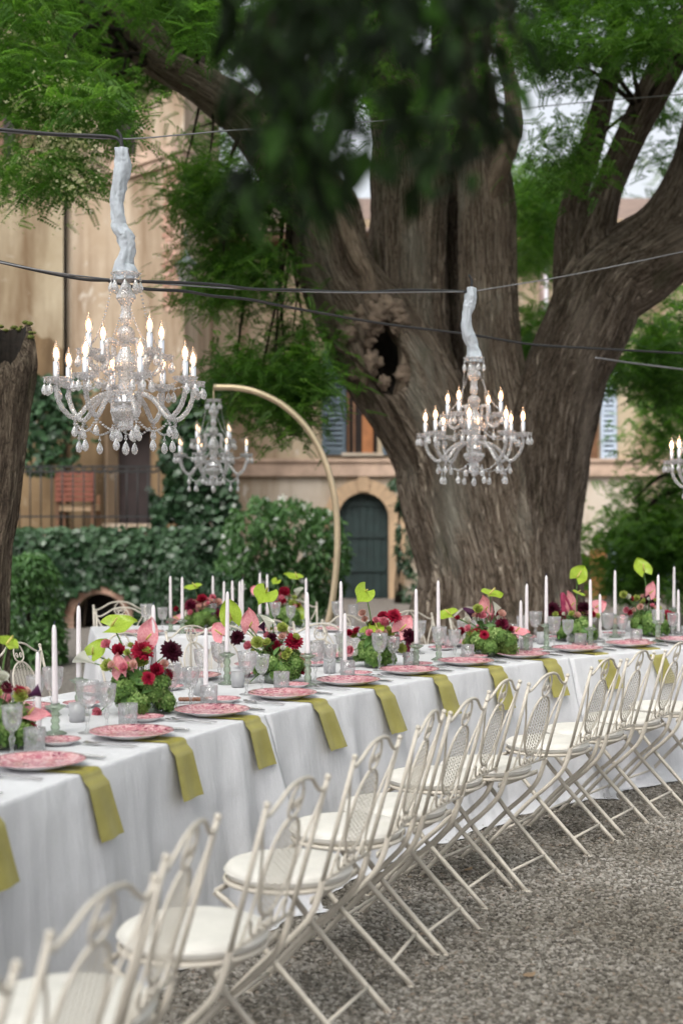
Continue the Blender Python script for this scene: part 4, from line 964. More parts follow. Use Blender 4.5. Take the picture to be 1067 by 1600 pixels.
# napkin: lies under the plate, folds over the table edge and hangs along the cloth
def napkin(k, sd):
    """k: edge place of its first corner"""
    p0 = W(k, .070, 0, 0); a = ang(k); mb = MB(); rr = random.Random(sd); skew = rr.uniform(-.02, .03); dr = rr.uniform(.165, .195); w = .066; lean = rr.uniform(.0, .04)
    prof = [(-.20, .0022), (-.12, .0024), (-.05, .0026), (-.01, .004), (.004, .003), (.014, -.006), (.0175, -.02)]
    out = [(-y, z) for y, z in prof]
    fl = fl_main(W(k))
    for i in range(1, 9):
        t = i / 8; z = -.02 - dr * t; tt = (-z / TZ) ** 1.15; out.append((-.018 - tt * (fl + .09) - .014 - .012 * t, z))
    nu = 10
    def fn(i, j):
        jj = j * (len(out) - 1); q = min(int(jj), len(out) - 2); f = jj - q; y = out[q][0] * (1 - f) + out[q + 1][0] * f; z = out[q][1] * (1 - f) + out[q + 1][1] * f
        hang = max(0, -z) / .2; x = (i - .5) * 2 * w * (1 + .18 * hang) + skew * hang + lean * hang
        return (x, y + .004 * math.sin(i * 7 + sd) * hang, z + .003 * math.sin(i * math.pi * 3) * (1 if z > 0 else .2) + .0)
    mb.grid(fn, nu, 28)
    b = len(mb.v)
    # a second layer inside the fold, a little shorter
    mb.grid(lambda i, j: Vector(fn(i * .96 + .02, j * .965)) + Vector((0, .0035 if j > .5 else 0, -.0015 if j < .5 else 0)), nu, 28)
    me = mb.mesh('napkin', 'olive_satin'); o = link('napkin', me, None, (p0.x, p0.y, TZ), (0, 0, a))
    return tag(o, 'olive satin napkin hanging over the edge, ' + place_words(k, 'near').replace('near row, ', ''), 'napkin', 'olive napkins')
for k in NEAR:
    pw = place_words(k, 'napkin'); T_, N_ = TN(k); a = ang(k); j = lambda s=.008: rng.uniform(-s, s)
    napkin(k, k + 2)
    plate(W(k, TOFF + j(), .185 + j(.006), TZ + .0045), 1.0, 'large pink floral plate, ' + pw, 'dinner plates', 'dinner_plate')
    plate(W(k, TOFF - .235 + j(), .345 + j(), TZ + .001), .52, 'small pink bread plate, ' + pw, 'bread plates', 'bread_plate')
    glass_ob('goblet', W(k, TOFF + .03 + j(), .385 + j(), TZ), 'taller cut crystal goblet, ' + pw, 'crystal goblets')
    glass_ob('wine', W(k, TOFF + .15 + j(), .37 + j(), TZ), 'smaller cut crystal wine glass, ' + pw, 'crystal wine glasses')
    tag(link('tumbler', m_tum, None, W(k, TOFF + .25 + j(), .34 + j(), TZ + .001), (0, 0, j(3))), 'low cut crystal tumbler, ' + pw, 'tumbler', 'crystal tumblers')
    for me, nm, t, lab in ((m_fork, 'fork', -.185, 'inner silver fork'), (m_fork, 'fork', -.215, 'outer silver fork'), (m_knife, 'knife', .185, 'silver knife'), (m_spoon, 'spoon', .215, 'silver spoon')):
        tag(link(nm, me, None, W(k, TOFF + t + j(.005), .155 + j(.01), TZ + .001), (0, 0, a + j(.05))), f'{lab}, {pw}', nm, 'silver cutlery')
for k in range(0, 11):
    pw = place_words(k, 'hedge side'); j = lambda s=.01: rng.uniform(-s, s); kk = k - .35
    plate(W(kk, TOFF + j(), WID - .185, TZ + .001), 1.0, 'large pink floral plate, ' + pw, 'dinner plates', 'dinner_plate')
    plate(W(kk, TOFF + .235, WID - .345, TZ + .001), .52, 'small pink bread plate, ' + pw, 'bread plates', 'bread_plate')
    glass_ob('goblet', W(kk, TOFF - .03 + j(), WID - .385 + j(), TZ), 'taller cut crystal goblet, ' + pw, 'crystal goblets')
    glass_ob('wine', W(kk, TOFF - .15 + j(), WID - .37 + j(), TZ), 'smaller cut crystal wine glass, ' + pw, 'crystal wine glasses')
    tag(link('tumbler', m_tum, None, W(kk, TOFF - .25 + j(), WID - .34 + j(), TZ + .001)), 'low cut crystal tumbler, ' + pw, 'tumbler', 'crystal tumblers')
# rear table glasses and plates
for i in range(4):
    s = .3 + i * .45; sw = f'rear table, {ORD[i + 1]} place from its hedge end'
    plate(RT(s, .2, TZ + .001), 1.0, 'large pink floral plate, ' + sw, 'dinner plates', 'dinner_plate')
    glass_ob('goblet', RT(s + .05, .4, TZ), 'taller cut crystal goblet, ' + sw, 'crystal goblets'); glass_ob('wine', RT(s + .16, .38, TZ), 'smaller cut crystal wine glass, ' + sw, 'crystal wine glasses')
# votive cups between the bouquets
for (u, v, near_) in ((121, 1128, 'beside the short stumpward bouquet'), (372, 1074, 'beside the tall candlestick with round green leaf'), (515, 1052, 'beside the bouquet with the tall tilted green leaf'), (641, 1034, 'below the bouquet with the large pink spathe'), (846, 1006, 'by the crimson ranunculus bouquet'), (983, 987, 'below the bouquet with two dark dahlias'), (313, 1086, 'beside the bouquet with the black dahlia')):
    p = PZ(u, v, TZ); vt = thing('votive', 'frosted votive candle cup ' + near_, 'votive', p, 0, 'votive cups'); link('cup', m_vot, vt); link('wax', m_wax, vt)
# dish of nuts by the first bouquet
nd = thing('nut_dish', 'small dish of brown nuts behind the pink plate near the black dahlia bouquet', 'dish', PZ(303, 1099, TZ)); mb = MB(); mb.box((-.07, -.022, 0), (.07, .022, .008)); part('tray', mb, 'crystal', nd, False)
nm_ = MB(); nm_.ball((0, 0, 0), .012, 8, 6, .9); nme = nm_.mesh('nut', 'nuts')
for i in range(9): link('nut', nme, nd, (-.055 + i * .0138, rng.uniform(-.01, .01), .018), (0, 0, rng.uniform(0, 3)), (1.1, .9, .9))

# ------------------------------------------------------------------ folding garden chairs
CH = .86
def backy(z): return -.185 - (z - .45) / .41 * .115
def BP(x, z): return Vector((x, backy(z), z))
def chair_meshes():
    D = {}
    for sx, nm in ((-1, 'l'), (1, 'r')):
        mb = MB(); up = [BP(.200 * sx, .872), BP(.198 * sx, .70), BP(.193 * sx, .50)]
        mb.tube(up, .0072, 10); mb.ball(BP(.200 * sx, .874), .0095, 10, 6)
        low = catmull([BP(.193 * sx, .505), BP(.192 * sx, .45), (.192 * sx, -.155, .385), (.192 * sx, -.085, .31), (.192 * sx, .02, .215), (.192 * sx, .22, .0)], 5); mb.flatbar(low, (1, 0, 0), .0092, .0045); mb.box((.192 * sx - .01, .205, .0), (.192 * sx + .01, .245, .005))
        D['post' + nm] = mb.mesh('back_post', 'cream_metal')
        mb = MB(); low = catmull([(.174 * sx, .165, .43), (.174 * sx, .10, .385), (.174 * sx, .02, .30), (.174 * sx, -.05, .222), (.174 * sx, -.28, .0)], 5); mb.flatbar(low, (1, 0, 0), .0092, .0045); mb.box((.174 * sx - .01, -.30, .0), (.174 * sx + .01, -.262, .005))
        D['leg' + nm] = mb.mesh('rear_leg', 'cream_metal')
    mb = MB(); mb.tube([(-.174, -.205, .075), (.174, -.205, .075)], .0062, 8); D['st1'] = mb.mesh('stretcher', 'cream_metal')
    mb = MB(); mb.tube([(-.192, .15, .075), (.192, .15, .075)], .0062, 8); D['st2'] = mb.mesh('stretcher', 'cream_metal')
    mb = MB(); mb.tube(catmull([BP(-.2, .848), BP(-.17, .842), BP(-.125, .862), BP(-.07, .892), BP(0, .902), BP(.07, .892), BP(.125, .862), BP(.17, .842), BP(.2, .848)], 5), .0058, 8); D['top'] = mb.mesh('top_rail', 'cream_metal')
    mb = MB(); mb.tube([BP(-.193, .5), BP(.193, .5)], .0058, 8); D['low'] = mb.mesh('lower_rail', 'cream_metal')
    OZ, OH, OW = .675, .128, .098
    mb = MB(); mb.tube([BP(OW * math.cos(i / 40 * 6.2832), OZ + OH * math.sin(i / 40 * 6.2832)) for i in range(41)], .0052, 8, False); D['rim'] = mb.mesh('panel_rim', 'cream_metal')
    mb = MB()     # woven zigzag filling of the oval
    zz = -.12; pit = .0125; n = 0
    for c in range(-7, 8):
        x0 = c * .0132; run = []
        for i in range(38):
            z = OZ - OH + i * (2 * OH / 37); x = x0 + (.0055 if i % 2 else -.0055)
            inside = (x / OW) ** 2 + ((z - OZ) / OH) ** 2 < .97
            if inside: run.append(BP(x, z) + Vector((0, .0015 if (c % 2) else -.0015, 0)))
            if (not inside or i == 37) and len(run) > 1: mb.flatbar(run, (0, 1, 0), .0017, .0012); run = []
            elif not inside: run = []
    D['weave'] = mb.mesh('woven_panel', 'cream_metal', False)
    for sx, nm in ((-1, 'l'), (1, 'r')):     # inner rods hugging the oval
        mb = MB(); mb.tube(catmull([BP(.197 * sx, .845), BP(.178 * sx, .79), BP(.145 * sx, .735), BP(.118 * sx, .67), BP(.112 * sx, .60), BP(.128 * sx, .53), BP(.135 * sx, .502)], 5), .0043, 7); D['rod' + nm] = mb.mesh('inner_rod', 'cream_metal')
        mb = MB(); pts = [BP(sx * .006, .803), BP(sx * .030, .814), BP(sx * .040, .842), BP(sx * .031, .872), BP(sx * .010, .895)]; mb.tube(catmull(pts, 5), .0043, 7)
        sp = [BP(sx * (.016 + .012 * (1 - i / 14) * math.cos(i * .62)), .835 + .018 * (1 - i / 14) * math.sin(i * .62)) for i in range(13)]; mb.tube(sp, .0034, 6); D['crest' + nm] = mb.mesh('crest_scroll', 'cream_metal')
        mb = MB(); pts = [BP(sx * .002, .548), BP(sx * .018, .538), BP(sx * .038, .545), BP(sx * .042, .522), BP(sx * .020, .508), BP(sx * .010, .520), BP(sx * .022, .528)]; mb.tube(catmull(pts, 5), .0045, 6)
        mb.tube(catmull([BP(sx * .042, .525), BP(sx * .060, .506), BP(sx * .085, .522), BP(sx * .105, .556), BP(sx * .128, .548)], 5), .0045, 6); D['foot' + nm] = mb.mesh('foot_scroll', 'cream_metal')
    def seatp(a, r): return Vector((r * math.cos(a), r * .97 * math.sin(a), 0))
    mb = MB(); mb.tube([seatp(i / 40 * 6.2832, .198) + Vector((0, 0, .45)) for i in range(41)], .0075, 8, False); mb.lathe([(.001, .448), (.196, .448), (.196, .453), (.001, .453)], 40)
    mb.flatbar([(-.192, -.16, .437), (-.165, -.16, .437), (.165, -.16, .437), (.192, -.16, .437)], (0, 1, 0), .010, .003); mb.flatbar([(-.18, .16, .432), (.18, .16, .432)], (0, 1, 0), .008, .003); D['ring'] = mb.mesh('seat_ring', 'cream_metal')
    mb = MB(); mb.lathe([(.001, .4545), (.17, .4545), (.19, .458), (.197, .468), (.199, .476), (.196, .487), (.184, .496), (.15, .500), (.08, .503), (.001, .504)], 48, rmod=lambda a, z: 1 + .006 * math.sin(5 * a)); 
    D['cush'] = mb.mesh('cushion', 'cushion')
    mb = MB(); mb.tube([(.1985 * math.cos(i / 40 * 6.2832), .1985 * math.sin(i / 40 * 6.2832), .478) for i in range(41)], .003, 6, False); D['pipe'] = mb.mesh('piping', 'cushion')
    return D
CM = chair_meshes()
def chair(p, rz, label, grp):
    c = thing('garden_chair', label, 'chair', (p[0], p[1], 0), rz, grp)
    for key, nm in (('postl', 'back_post'), ('postr', 'back_post'), ('legl', 'rear_leg'), ('legr', 'rear_leg'), ('st1', 'stretcher'), ('st2', 'stretcher'), ('top', 'top_rail'), ('low', 'lower_rail'), ('rim', 'panel_rim'), ('weave', 'woven_panel'), ('rodl', 'inner_rod'), ('rodr', 'inner_rod'), ('crestl', 'crest_scroll'), ('crestr', 'crest_scroll'), ('footl', 'foot_scroll'), ('footr', 'foot_scroll'), ('ring', 'seat_ring')):
        link(nm, CM[key], c)
    cu = link('cushion', CM['cush'], c, (rng.uniform(-.006, .006), rng.uniform(-.006, .006), 0)); link('piping', CM['pipe'], cu)
    return c
tops = [((-75, 1618), (2, 1525)), ((86, 1448), (232, 1369)), ((259, 1332), (337, 1272)), ((416, 1252), (510, 1209)), ((556, 1177), (620, 1149)), ((651, 1133), (692, 1108)), ((704, 1110), (757, 1091)), ((766, 1077), (807, 1063)), ((826, 1066), (884, 1052.5)), ((917, 1043), (973, 1028.5)), ((975, 1029), (1023, 1017)), ((1038, 1015), (1077, 1006)), ((1092, 1003), (1135, 995))]
for i, (l, r) in enumerate(tops):
    a, b = PZ(*l, .882), PZ(*r, .882); d = (b - a); m = (a + b) / 2; az = math.atan2(d.y, d.x); fwd = Vector((-math.sin(az), math.cos(az), 0)); o = m + fwd * .30
    n = len(tops); lab = ['cream iron folding chair, napkin row end farthest from the great tree', 'cream iron folding chair, second from the napkin row end farthest from the tree'][i] if i < 2 else f"cream iron folding chair with white cushion, {ORD[i + 1] if i < 10 else ['eleventh', 'twelfth', 'thirteenth'][i - 10]} along the napkin row towards the tree"
    chair(o, az, lab, 'folding chairs on the napkin side')
for k in range(0, 11):
    kk = k - .35; p = W(kk, TOFF + rng.uniform(-.03, .03), WID + .58 + rng.uniform(-.05, .05)); chair(p, ang(kk) + math.pi + rng.uniform(-.12, .12), f"cream iron folding chair on the hedge side, {place_words(k, 'x')[7:]}", 'folding chairs on the hedge side')
chair(PZ(143, 957, .9) + Vector((.25, .22, 0)), R(200), 'cream iron folding chair at the hedge corner of the rear table', 'chairs at the rear table')
for i, s in enumerate((.75, 1.35)):
    chair(RT(s, -.5), math.atan2(rd.y, rd.x) + rng.uniform(-.1, .1), f'cream iron folding chair at the front of the rear table, {ORD[i + 1]} from its hedge end', 'chairs at the rear table')
for i, s in enumerate((.25, .95, 1.6)):
    chair(RT(s, RW + .45), math.atan2(rd.y, rd.x) + math.pi + rng.uniform(-.1, .1), f'cream iron folding chair behind the rear table, {ORD[i + 1]} from its hedge end', 'chairs at the rear table')

# ------------------------------------------------------------------ chandeliers
def arm_path(r_out, dip, z_in, r_in=.05, z_out=-.02):
    return catmull([(r_in, 0, z_in), (r_in + .05, 0, z_in - .005), (r_out * .50, 0, dip * .55), (r_out * .72, 0, dip), (r_out * .90, 0, dip * .78), (r_out * .99, 0, dip * .40), (r_out, 0, z_out)], 7)
CG = {}
def ch_meshes():
    for nm, r, dip, zi in (('low', .315, -.165, -.05), ('high', .195, -.075, .06)):
        P = arm_path(r, dip, zi); mb = MB(); mb.tube(P, .0115, 10, True, lambda a, L, p: 1 + .13 * math.cos(3 * a + L * 180)); CG['arm_' + nm] = mb.mesh('arm', 'chandelier_glass')
    mb = MB(); mb.lathe([(.010, -.012), (.022, -.010), (.047, .004), (.057, .018), (.0545, .019), (.044, .008), (.018, .0), (.012, .004)], 32, rmod=lambda a, z: 1 + (.07 * math.cos(a * 10) if z > 0 else 0)); CG['dish'] = mb.mesh('drip_dish', 'chandelier_glass', False)
    mb = MB(); mb.lathe([(.013, -.03), (.0145, .0), (.0145, .07), (.0125, .076)], 16); CG['tube'] = mb.mesh('candle_tube', 'chrome')
    mb = MB(); mb.lathe([(.010, 0), (.0155, .018), (.0165, .03), (.013, .05), (.006, .068), (.001, .08)], 16); CG['bulb'] = mb.mesh('bulb', 'bulb_glass')
    mb = MB(); mb.lathe([(.003, .008), (.0075, .022), (.0085, .034), (.005, .048), (.001, .056)], 12); CG['glow'] = mb.mesh('filament', 'filament')
    mb = MB(); mb.lathe([(.003, .008), (.0065, .022), (.0075, .032), (.004, .045), (.001, .05)], 12); CG['glow_far'] = mb.mesh('filament', 'filament_far')
    mb = MB(); mb.lathe([(.001, 0), (.0035, -.008), (.001, -.012)], 8); mb.ball((0, 0, -.017), .0065, 8, 6); mb.lathe([(.001, -.025), (.008, -.036), (.0135, -.052), (.014, -.062), (.010, -.072), (.001, -.078)], 12); CG['drop'] = mb.mesh('pendant_drop', 'chandelier_glass', False)
    mb = MB()       # central column of turned glass
    mb.lathe([(.012, .470), (.016, .474), (.05, .480), (.068, .500), (.066, .502), (.046, .486), (.018, .482)][::-1], 36, rmod=lambda a, z: 1 + (.06 * math.cos(a * 12) if z > .478 else 0)); CG['cup'] = mb.mesh('top_cup', 'chandelier_glass', False)
    mb = MB(); mb.lathe([(.010, .47), (.018, .455), (.026, .43), (.043, .40), (.045, .385), (.032, .365), (.022, .35), (.021, .32), (.027, .295), (.022, .27), (.014, .262)], 28, rmod=lambda a, z: 1 + .035 * math.cos(a * 9)); CG['col1'] = mb.mesh('column_urn', 'chandelier_glass', False)
    mb = MB(); mb.ball((0, 0, .222), .041, 28, 14); CG['col2'] = mb.mesh('column_ball', 'chandelier_glass')
    mb = MB(); mb.lathe([(.012, .182), (.026, .172), (.022, .160), (.036, .130), (.052, .09), (.050, .07), (.034, .05), (.030, .0), (.034, -.06)], 28, rmod=lambda a, z: 1 + .03 * math.cos(a * 10)); CG['col3'] = mb.mesh('column_vase', 'chandelier_glass', False)
    mb = MB(); mb.lathe([(.034, -.055), (.050, -.06), (.052, -.105), (.046, -.112)], 28); CG['hub'] = mb.mesh('hub_ring', 'chrome')
    mb = MB(); mb.lathe([(.046, -.110), (.064, -.118), (.068, -.135), (.050, -.165), (.030, -.178), (.034, -.20), (.020, -.215), (.001, -.22)], 32, rmod=lambda a, z: 1 + .045 * math.cos(a * 12)); CG['bowl'] = mb.mesh('base_bowl', 'chandelier_glass', False)
ch_meshes()
def beads(p0, p1, sag, n, r=.0068, sub=None):
    p0, p1 = Vector(p0), Vector(p1); mb = MB()
    for i in range(n):
        t = (i + .5) / n; p = p0.lerp(p1, t) - Vector((0, 0, sag * 4 * t * (1 - t))); mb.lathe([(1e-4, -r * .8), (r * .85, -r * .45), (r, 0), (r * .85, r * .45), (1e-4, r * .8)], 8, p)
    return mb
def chandelier(p, label, s=1.0, rot=0.0, far=False, sleeve=None, seed=1):
    c = thing('chandelier', label, 'chandelier', p, rot); c.scale = (s, s, s); rr = random.Random(seed)
    for k, nm in (('cup', 'top_cup'), ('col1', 'column_urn'), ('col2', 'column_ball'), ('col3', 'column_vase'), ('hub', 'hub_ring'), ('bowl', 'base_bowl')): link(nm, CG[k], c)
    def ar(kind, a, r, zt):
        o = link('arm', CG['arm_' + kind], c, (0, 0, zt), (0, 0, a)); link('drip_dish', CG['dish'], o, (r, 0, -.004)); link('candle_tube', CG['tube'], o, (r, 0, .012)); link('bulb', CG['bulb'], o, (r, 0, .086), (0, 0, 0), 1.15); link('filament', CG['glow_far' if far else 'glow'], o, (r, 0, .086), (0, 0, 0), 1.1)
        for q in (-.9, .9, 0): link('pendant_drop', CG['drop'], o, (r + .052 * math.cos(q), .052 * math.sin(q), .010))
        link('pendant_drop', CG['drop'], o, (r * .74, 0, -.176 if kind == 'low' else -.086))
    A8 = [2 * math.pi * i / 8 + .25 for i in range(8)]; A4 = [2 * math.pi * i / 4 + .62 for i in range(4)]
    for a in A8: ar('low', a, .315, 0)
    for a in A4: ar('high', a, .195, .125)
    pol = lambda r, a, z: (r * math.cos(a), r * math.sin(a), z)
    for i in range(8):
        a, b = A8[i], A8[(i + 1) % 8]
        part('bead_strand', beads(pol(.233, a, -.175), pol(.233, b, -.175), .055, 15), 'chandelier_glass', c, False)
        m = (a + b) / 2 if i < 7 else (A8[7] + A8[0] + 2 * math.pi) / 2; link('pendant_drop', CG['drop'], c, pol(.215, m, -.235), (0, 0, 0), 1.1)
        part('bead_strand', beads(pol(.285, a, .0), pol(.06, a + .2, .055), .045, 15), 'chandelier_glass', c, False)
    for i in range(6): a = 2 * math.pi * i / 6; link('pendant_drop', CG['drop'], c, pol(.06, a, -.19), (0, 0, 0), 1.0)
    link('pendant_drop', CG['drop'], c, (0, 0, -.235), (0, 0, 0), 1.25); part('bead_strand', beads((0, 0, -.2), (0, 0, -.25), 0, 4), 'chandelier_glass', c, False)
    for i in range(8):
        a = 2 * math.pi * i / 8; link('pendant_drop', CG['drop'], c, pol(.066, a, .488)); 
        if i % 2 == 0: part('bead_strand', beads(pol(.066, a, .425), pol(.19, A4[i // 2], .16), .05, 26, .006), 'chandelier_glass', c, False)
    if sleeve:      # crumpled fabric sleeve over the chain, and the hook above it
        P = [Vector(q) for q in sleeve]; pts = catmull(P, 22); n = len(pts)
        def crumple(a, L, p): return 1 + .045 * math.cos(a * 8 + L * 9 + 2 * mn.noise(Vector((L * 7, 0, seed)))) + .07 * (1 - 2 * abs(mn.noise(Vector((math.cos(a) * 2.2, math.sin(a) * 2.2, L * 38 + seed))))) + .30 * mn.noise(Vector((math.cos(a) * 1.6, math.sin(a) * 1.6, L * 11 + seed))) + .22 * (1 - 2 * abs(math.sin(L * 26 + 1.3 * a + 2.5 * mn.noise(Vector((L * 5, math.cos(a), seed)))))) * (.15 + .85 * min(1, 2.2 * abs(mn.noise(Vector((L * 3.3, seed, 0))))))
        mb = MB(); mb.tube(pts, [.030, .037, .034, .030, .032, .038, .034, .038, .050, .052], 48, True, crumple); part('fabric_sleeve', mb, 'sleeve_cloth', c)
        mb = MB(); mb.tube([pts[-1] + Vector((0, 0, -.01)), (0, 0, .50), (0, 0, .46)], .006, 6); part('chain', mb, 'chrome', c)
        mb = MB(); mb.tube(catmull([pts[0], pts[0] + Vector((0, 0, .05)), pts[0] + Vector((-.02, 0, .085))], 5), .007, 6); part('hook', mb, 'black_rubber', c)
    return c
Y1, Y2, Y3, Y4 = 6.5, 9.2, 11.6, 9.6
p1_ = PY(197, 598, Y1)
def loc_pts(lst, Y, base, s=1.0): return [tuple((PY(u, v, Y) - base) / s) for u, v in lst]
chandelier(p1_, 'large lit crystal chandelier with white sleeve hanging beside the hollow stump', 1.0, .1, False, loc_pts([(190, 232), (191, 260), (186, 288), (184, 322), (187, 352), (196, 370), (199, 390), (193, 412), (196, 428), (197, 438)], Y1, p1_), 3)
p2_ = PY(740, 680, Y2)
chandelier(p2_, 'lit crystal chandelier hanging in front of the great tree trunk', 1.0, .35, False, loc_pts([(736, 450), (733, 472), (727, 498), (728, 518), (737, 538), (741, 553), (740, 566)], Y2, p2_), 8)
p3_ = PY(334, 712, Y3); chandelier(p3_, 'dim crystal chandelier hanging from the golden arc stand', .92, .2, True, None, 11)
p4_ = PY(1122, 722, Y4); chandelier(p4_, 'lit crystal chandelier at the far end of the cables beyond the leafy villa wall', 1.0, .9, False, loc_pts([(1122, 500), (1118, 540), (1124, 580), (1122, 610)], Y4, p4_), 14)
# golden arc stand carrying the rear chandelier
ab = PY(505, V0 + F * HC / Y3, Y3); arc = thing('arc_stand', 'tall golden curved pole holding the rear chandelier beside the green door', 'stand', (ab.x, ab.y, 0)); A0 = Vector((ab.x, ab.y, 0))
pts = [PY(u, v, Y3) - A0 for u, v in ((470, 1085), (498, 1020), (515, 962), (524, 900), (527, 840), (523, 780), (508, 722), (482, 672), (445, 635), (405, 614), (370, 606), (334, 605))]
mb = MB(); mb.tube(catmull(pts, 6), .027, 14); part('pole', mb, 'gold_metal', arc)
mb = MB(); q = pts[0]; mb.lathe([(.001, .0), (.26, .0), (.26, .012), (.03, .02), (.028, .06)], 32, (q.x, q.y, 0)); mb.tube([(q.x, q.y, .02), tuple(q)], .027, 10); part('base', mb, 'gold_metal', arc)
mb = MB(); mb.tube([pts[-1], PY(334, 636, Y3) - A0], .005, 6); part('hanging_chain', mb, 'gold_metal', arc)

# ------------------------------------------------------------------ overhead cables
def cable(lst, r, mat, label, kind='cable', extra=()):
    P = [PY(u, v, Y) for u, v, Y in lst]; o = thing('overhead_cable', label, kind, P[0]); b = o.location.copy()
    mb = MB(); mb.tube([p - b for p in catmull(P, 8)], r, 7); part('cable', mb, mat, o)
    for lst2, r2, m2 in extra:
        mb = MB(); mb.tube([PY(u, v, Y) - b for u, v, Y in lst2] if len(lst2) < 3 else [p - b for p in catmull([PY(u, v, Y) for u, v, Y in lst2], 8)], r2, 6); part('tie_wire', mb, m2, o)
    return o
cable([(-60, 198, 6.5), (0, 202, 6.5), (80, 209, 6.5), (150, 212, 6.5), (180, 215, 6.5), (190, 224, 6.5), (191, 236, 6.5)], .0085, 'black_rubber', 'black cable feeding the top of the large chandelier sleeve', extra=[([(-60, 201, 6.52), (60, 210, 6.52), (188, 217, 6.52), (280, 211, 6.7), (372, 203, 7.0), (480, 198, 8.0), (760, 175, 11.5), (795, 172, 13.4)], .0036, 'grey_wire')])
cable([(-60, 396, 6.9), (0, 409, 6.9), (70, 425, 6.9), (130, 436, 6.9), (170, 438, 6.95), (230, 440, 7.0), (330, 444, 7.3), (400, 452, 7.7), (470, 453, 8.2), (560, 457, 8.7), (640, 453, 9.0), (735, 456, 9.2)], .0085, 'black_rubber', 'black cable running from the stump past both chandeliers', extra=[([(-60, 398, 6.9), (735, 456, 9.22), (1130, 382, 9.8)][:1] + [(150, 434, 6.95), (470, 456, 8.2), (735, 456, 9.22)], .004, 'grey_wire'), ([(735, 456, 9.22), (900, 428, 9.4), (1130, 380, 9.8)], .0042, 'grey_wire')])
cable([(170, 439, 7.0), (225, 451, 7.0), (290, 455, 7.2), (330, 462, 7.5), (390, 468, 7.8), (440, 478, 8.2), (490, 487, 8.7), (600, 506, 9.2), (735, 523, 9.6), (830, 538, 10), (920, 544, 10.4), (1140, 556, 11)], .0085, 'black_rubber', 'lower sagging black cable crossing the great tree below the burl')
cable([(930, 559, 10.4), (1000, 569, 10.8), (1140, 586, 11.2)], .0075, 'grey_wire', 'short grey cable in front of the villa creeper beside the limb')
cable([(795, 172, 13.4), (900, 161, 12.5), (1067, 147, 11.5), (1140, 140, 11)], .005, 'grey_wire', 'thin grey wire tied high between the forked limbs of the great tree')

# ------------------------------------------------------------------ candles and candlesticks
def taper_mesh(L):
    mb = MB(); mb.lathe([(.001, 0), (.0113, 0), (.0113, .02), (.0092, L * .8), (.0078, L - .012), (.004, L - .002), (.001, L)], 14); w = MB(); w.tube(catmull([(0, 0, L - .004), (.001, 0, L + .006), (.005, .001, L + .011)], 4), .0014, 5); return mb.mesh('candle', 'candle_wax'), w.mesh('wick', 'wick')
TAP = taper_mesh(.29)
def stick_mesh(h):
    mb = MB(); k = h / .15
    mb.lathe([(.001, 0), (.042, 0), (.043, .004), (.030, .010), (.014, .018 * k)] + [(.012 + .006 * abs(math.sin(i * 1.05)), .018 * k + (h - .018 * k - .03) * i / 9) for i in range(1, 10)] + [(.020, h - .024), (.038, h - .014), (.040, h - .010), (.020, h - .008), (.016, h), (.0118, h), (.0118, h - .012), (.001, h - .012)], 22); return mb.mesh('candlestick', 'green_glass')
SMB = {}
def low_mesh():
    mb = MB(); mb.lathe([(.001, 0), (.030, 0), (.032, .006), (.026, .018), (.0165, .026), (.0118, .026), (.0118, .01), (.001, .01)], 20); return mb.mesh('candle_cup', 'crystal')
LOWM = low_mesh()
def ncoord(p):
    best = min((((W(k / 10) - Vector((p.x, p.y, 0))).length, k / 10) for k in range(-30, 112)), key=lambda q: q[0]); d = Vector((p.x, p.y, 0)) - W(best[1]); T_, N_ = TN(best[1]); return best[1], d.dot(N_)
def candle(u, v, typ, where, Y=None):
    zt = TZ + .29 + {'tall': .15, 'mid': .11, 'low': .012}[typ] + .005
    Yc = Y or F * (HC - zt) / (v - V0); p = PY(u, v, Yc); k, n = ncoord(p)
    if Y is None:                    # keep the foot on the table
        n2 = min(max(n, .30), WID - .22)
        for _ in range(12):
            if abs(n2 - n) < .01: break
            Yc += .06 if n < n2 else -.06; p = PY(u, v, Yc); k, n = ncoord(p); n2 = min(max(n, .30), WID - .22)
    h = max(.012, p.z - .29 - TZ); base = Vector((p.x, p.y, TZ))
    if h > .05:
        hh = round(h, 3); SMB.setdefault(hh, None)
        if SMB[hh] is None: SMB[hh] = stick_mesh(h)
        tag(link('candlestick', SMB[hh], None, base, (0, 0, rng.uniform(0, 6))), 'sage green glass candlestick ' + where, 'candlestick', 'green candlesticks'); z = TZ + h - .012
    else:
        tag(link('candle_cup', LOWM, None, base), 'low clear glass candle cup ' + where, 'candle holder', 'low candle cups'); z = TZ + .010
    c = thing('taper_candle', ('tall' if h > .05 else 'low standing') + ' pale lilac taper candle ' + where, 'candle', (p.x, p.y, z), rng.uniform(0, 6), 'taper candles'); s = (p.z - z) / .29
    c.scale = (1, 1, max(.6, s)); c.rotation_euler.x = rng.uniform(-.012, .012); c.rotation_euler.y = rng.uniform(-.012, .012); link('wax', TAP[0], c); link('wick', TAP[1], c)
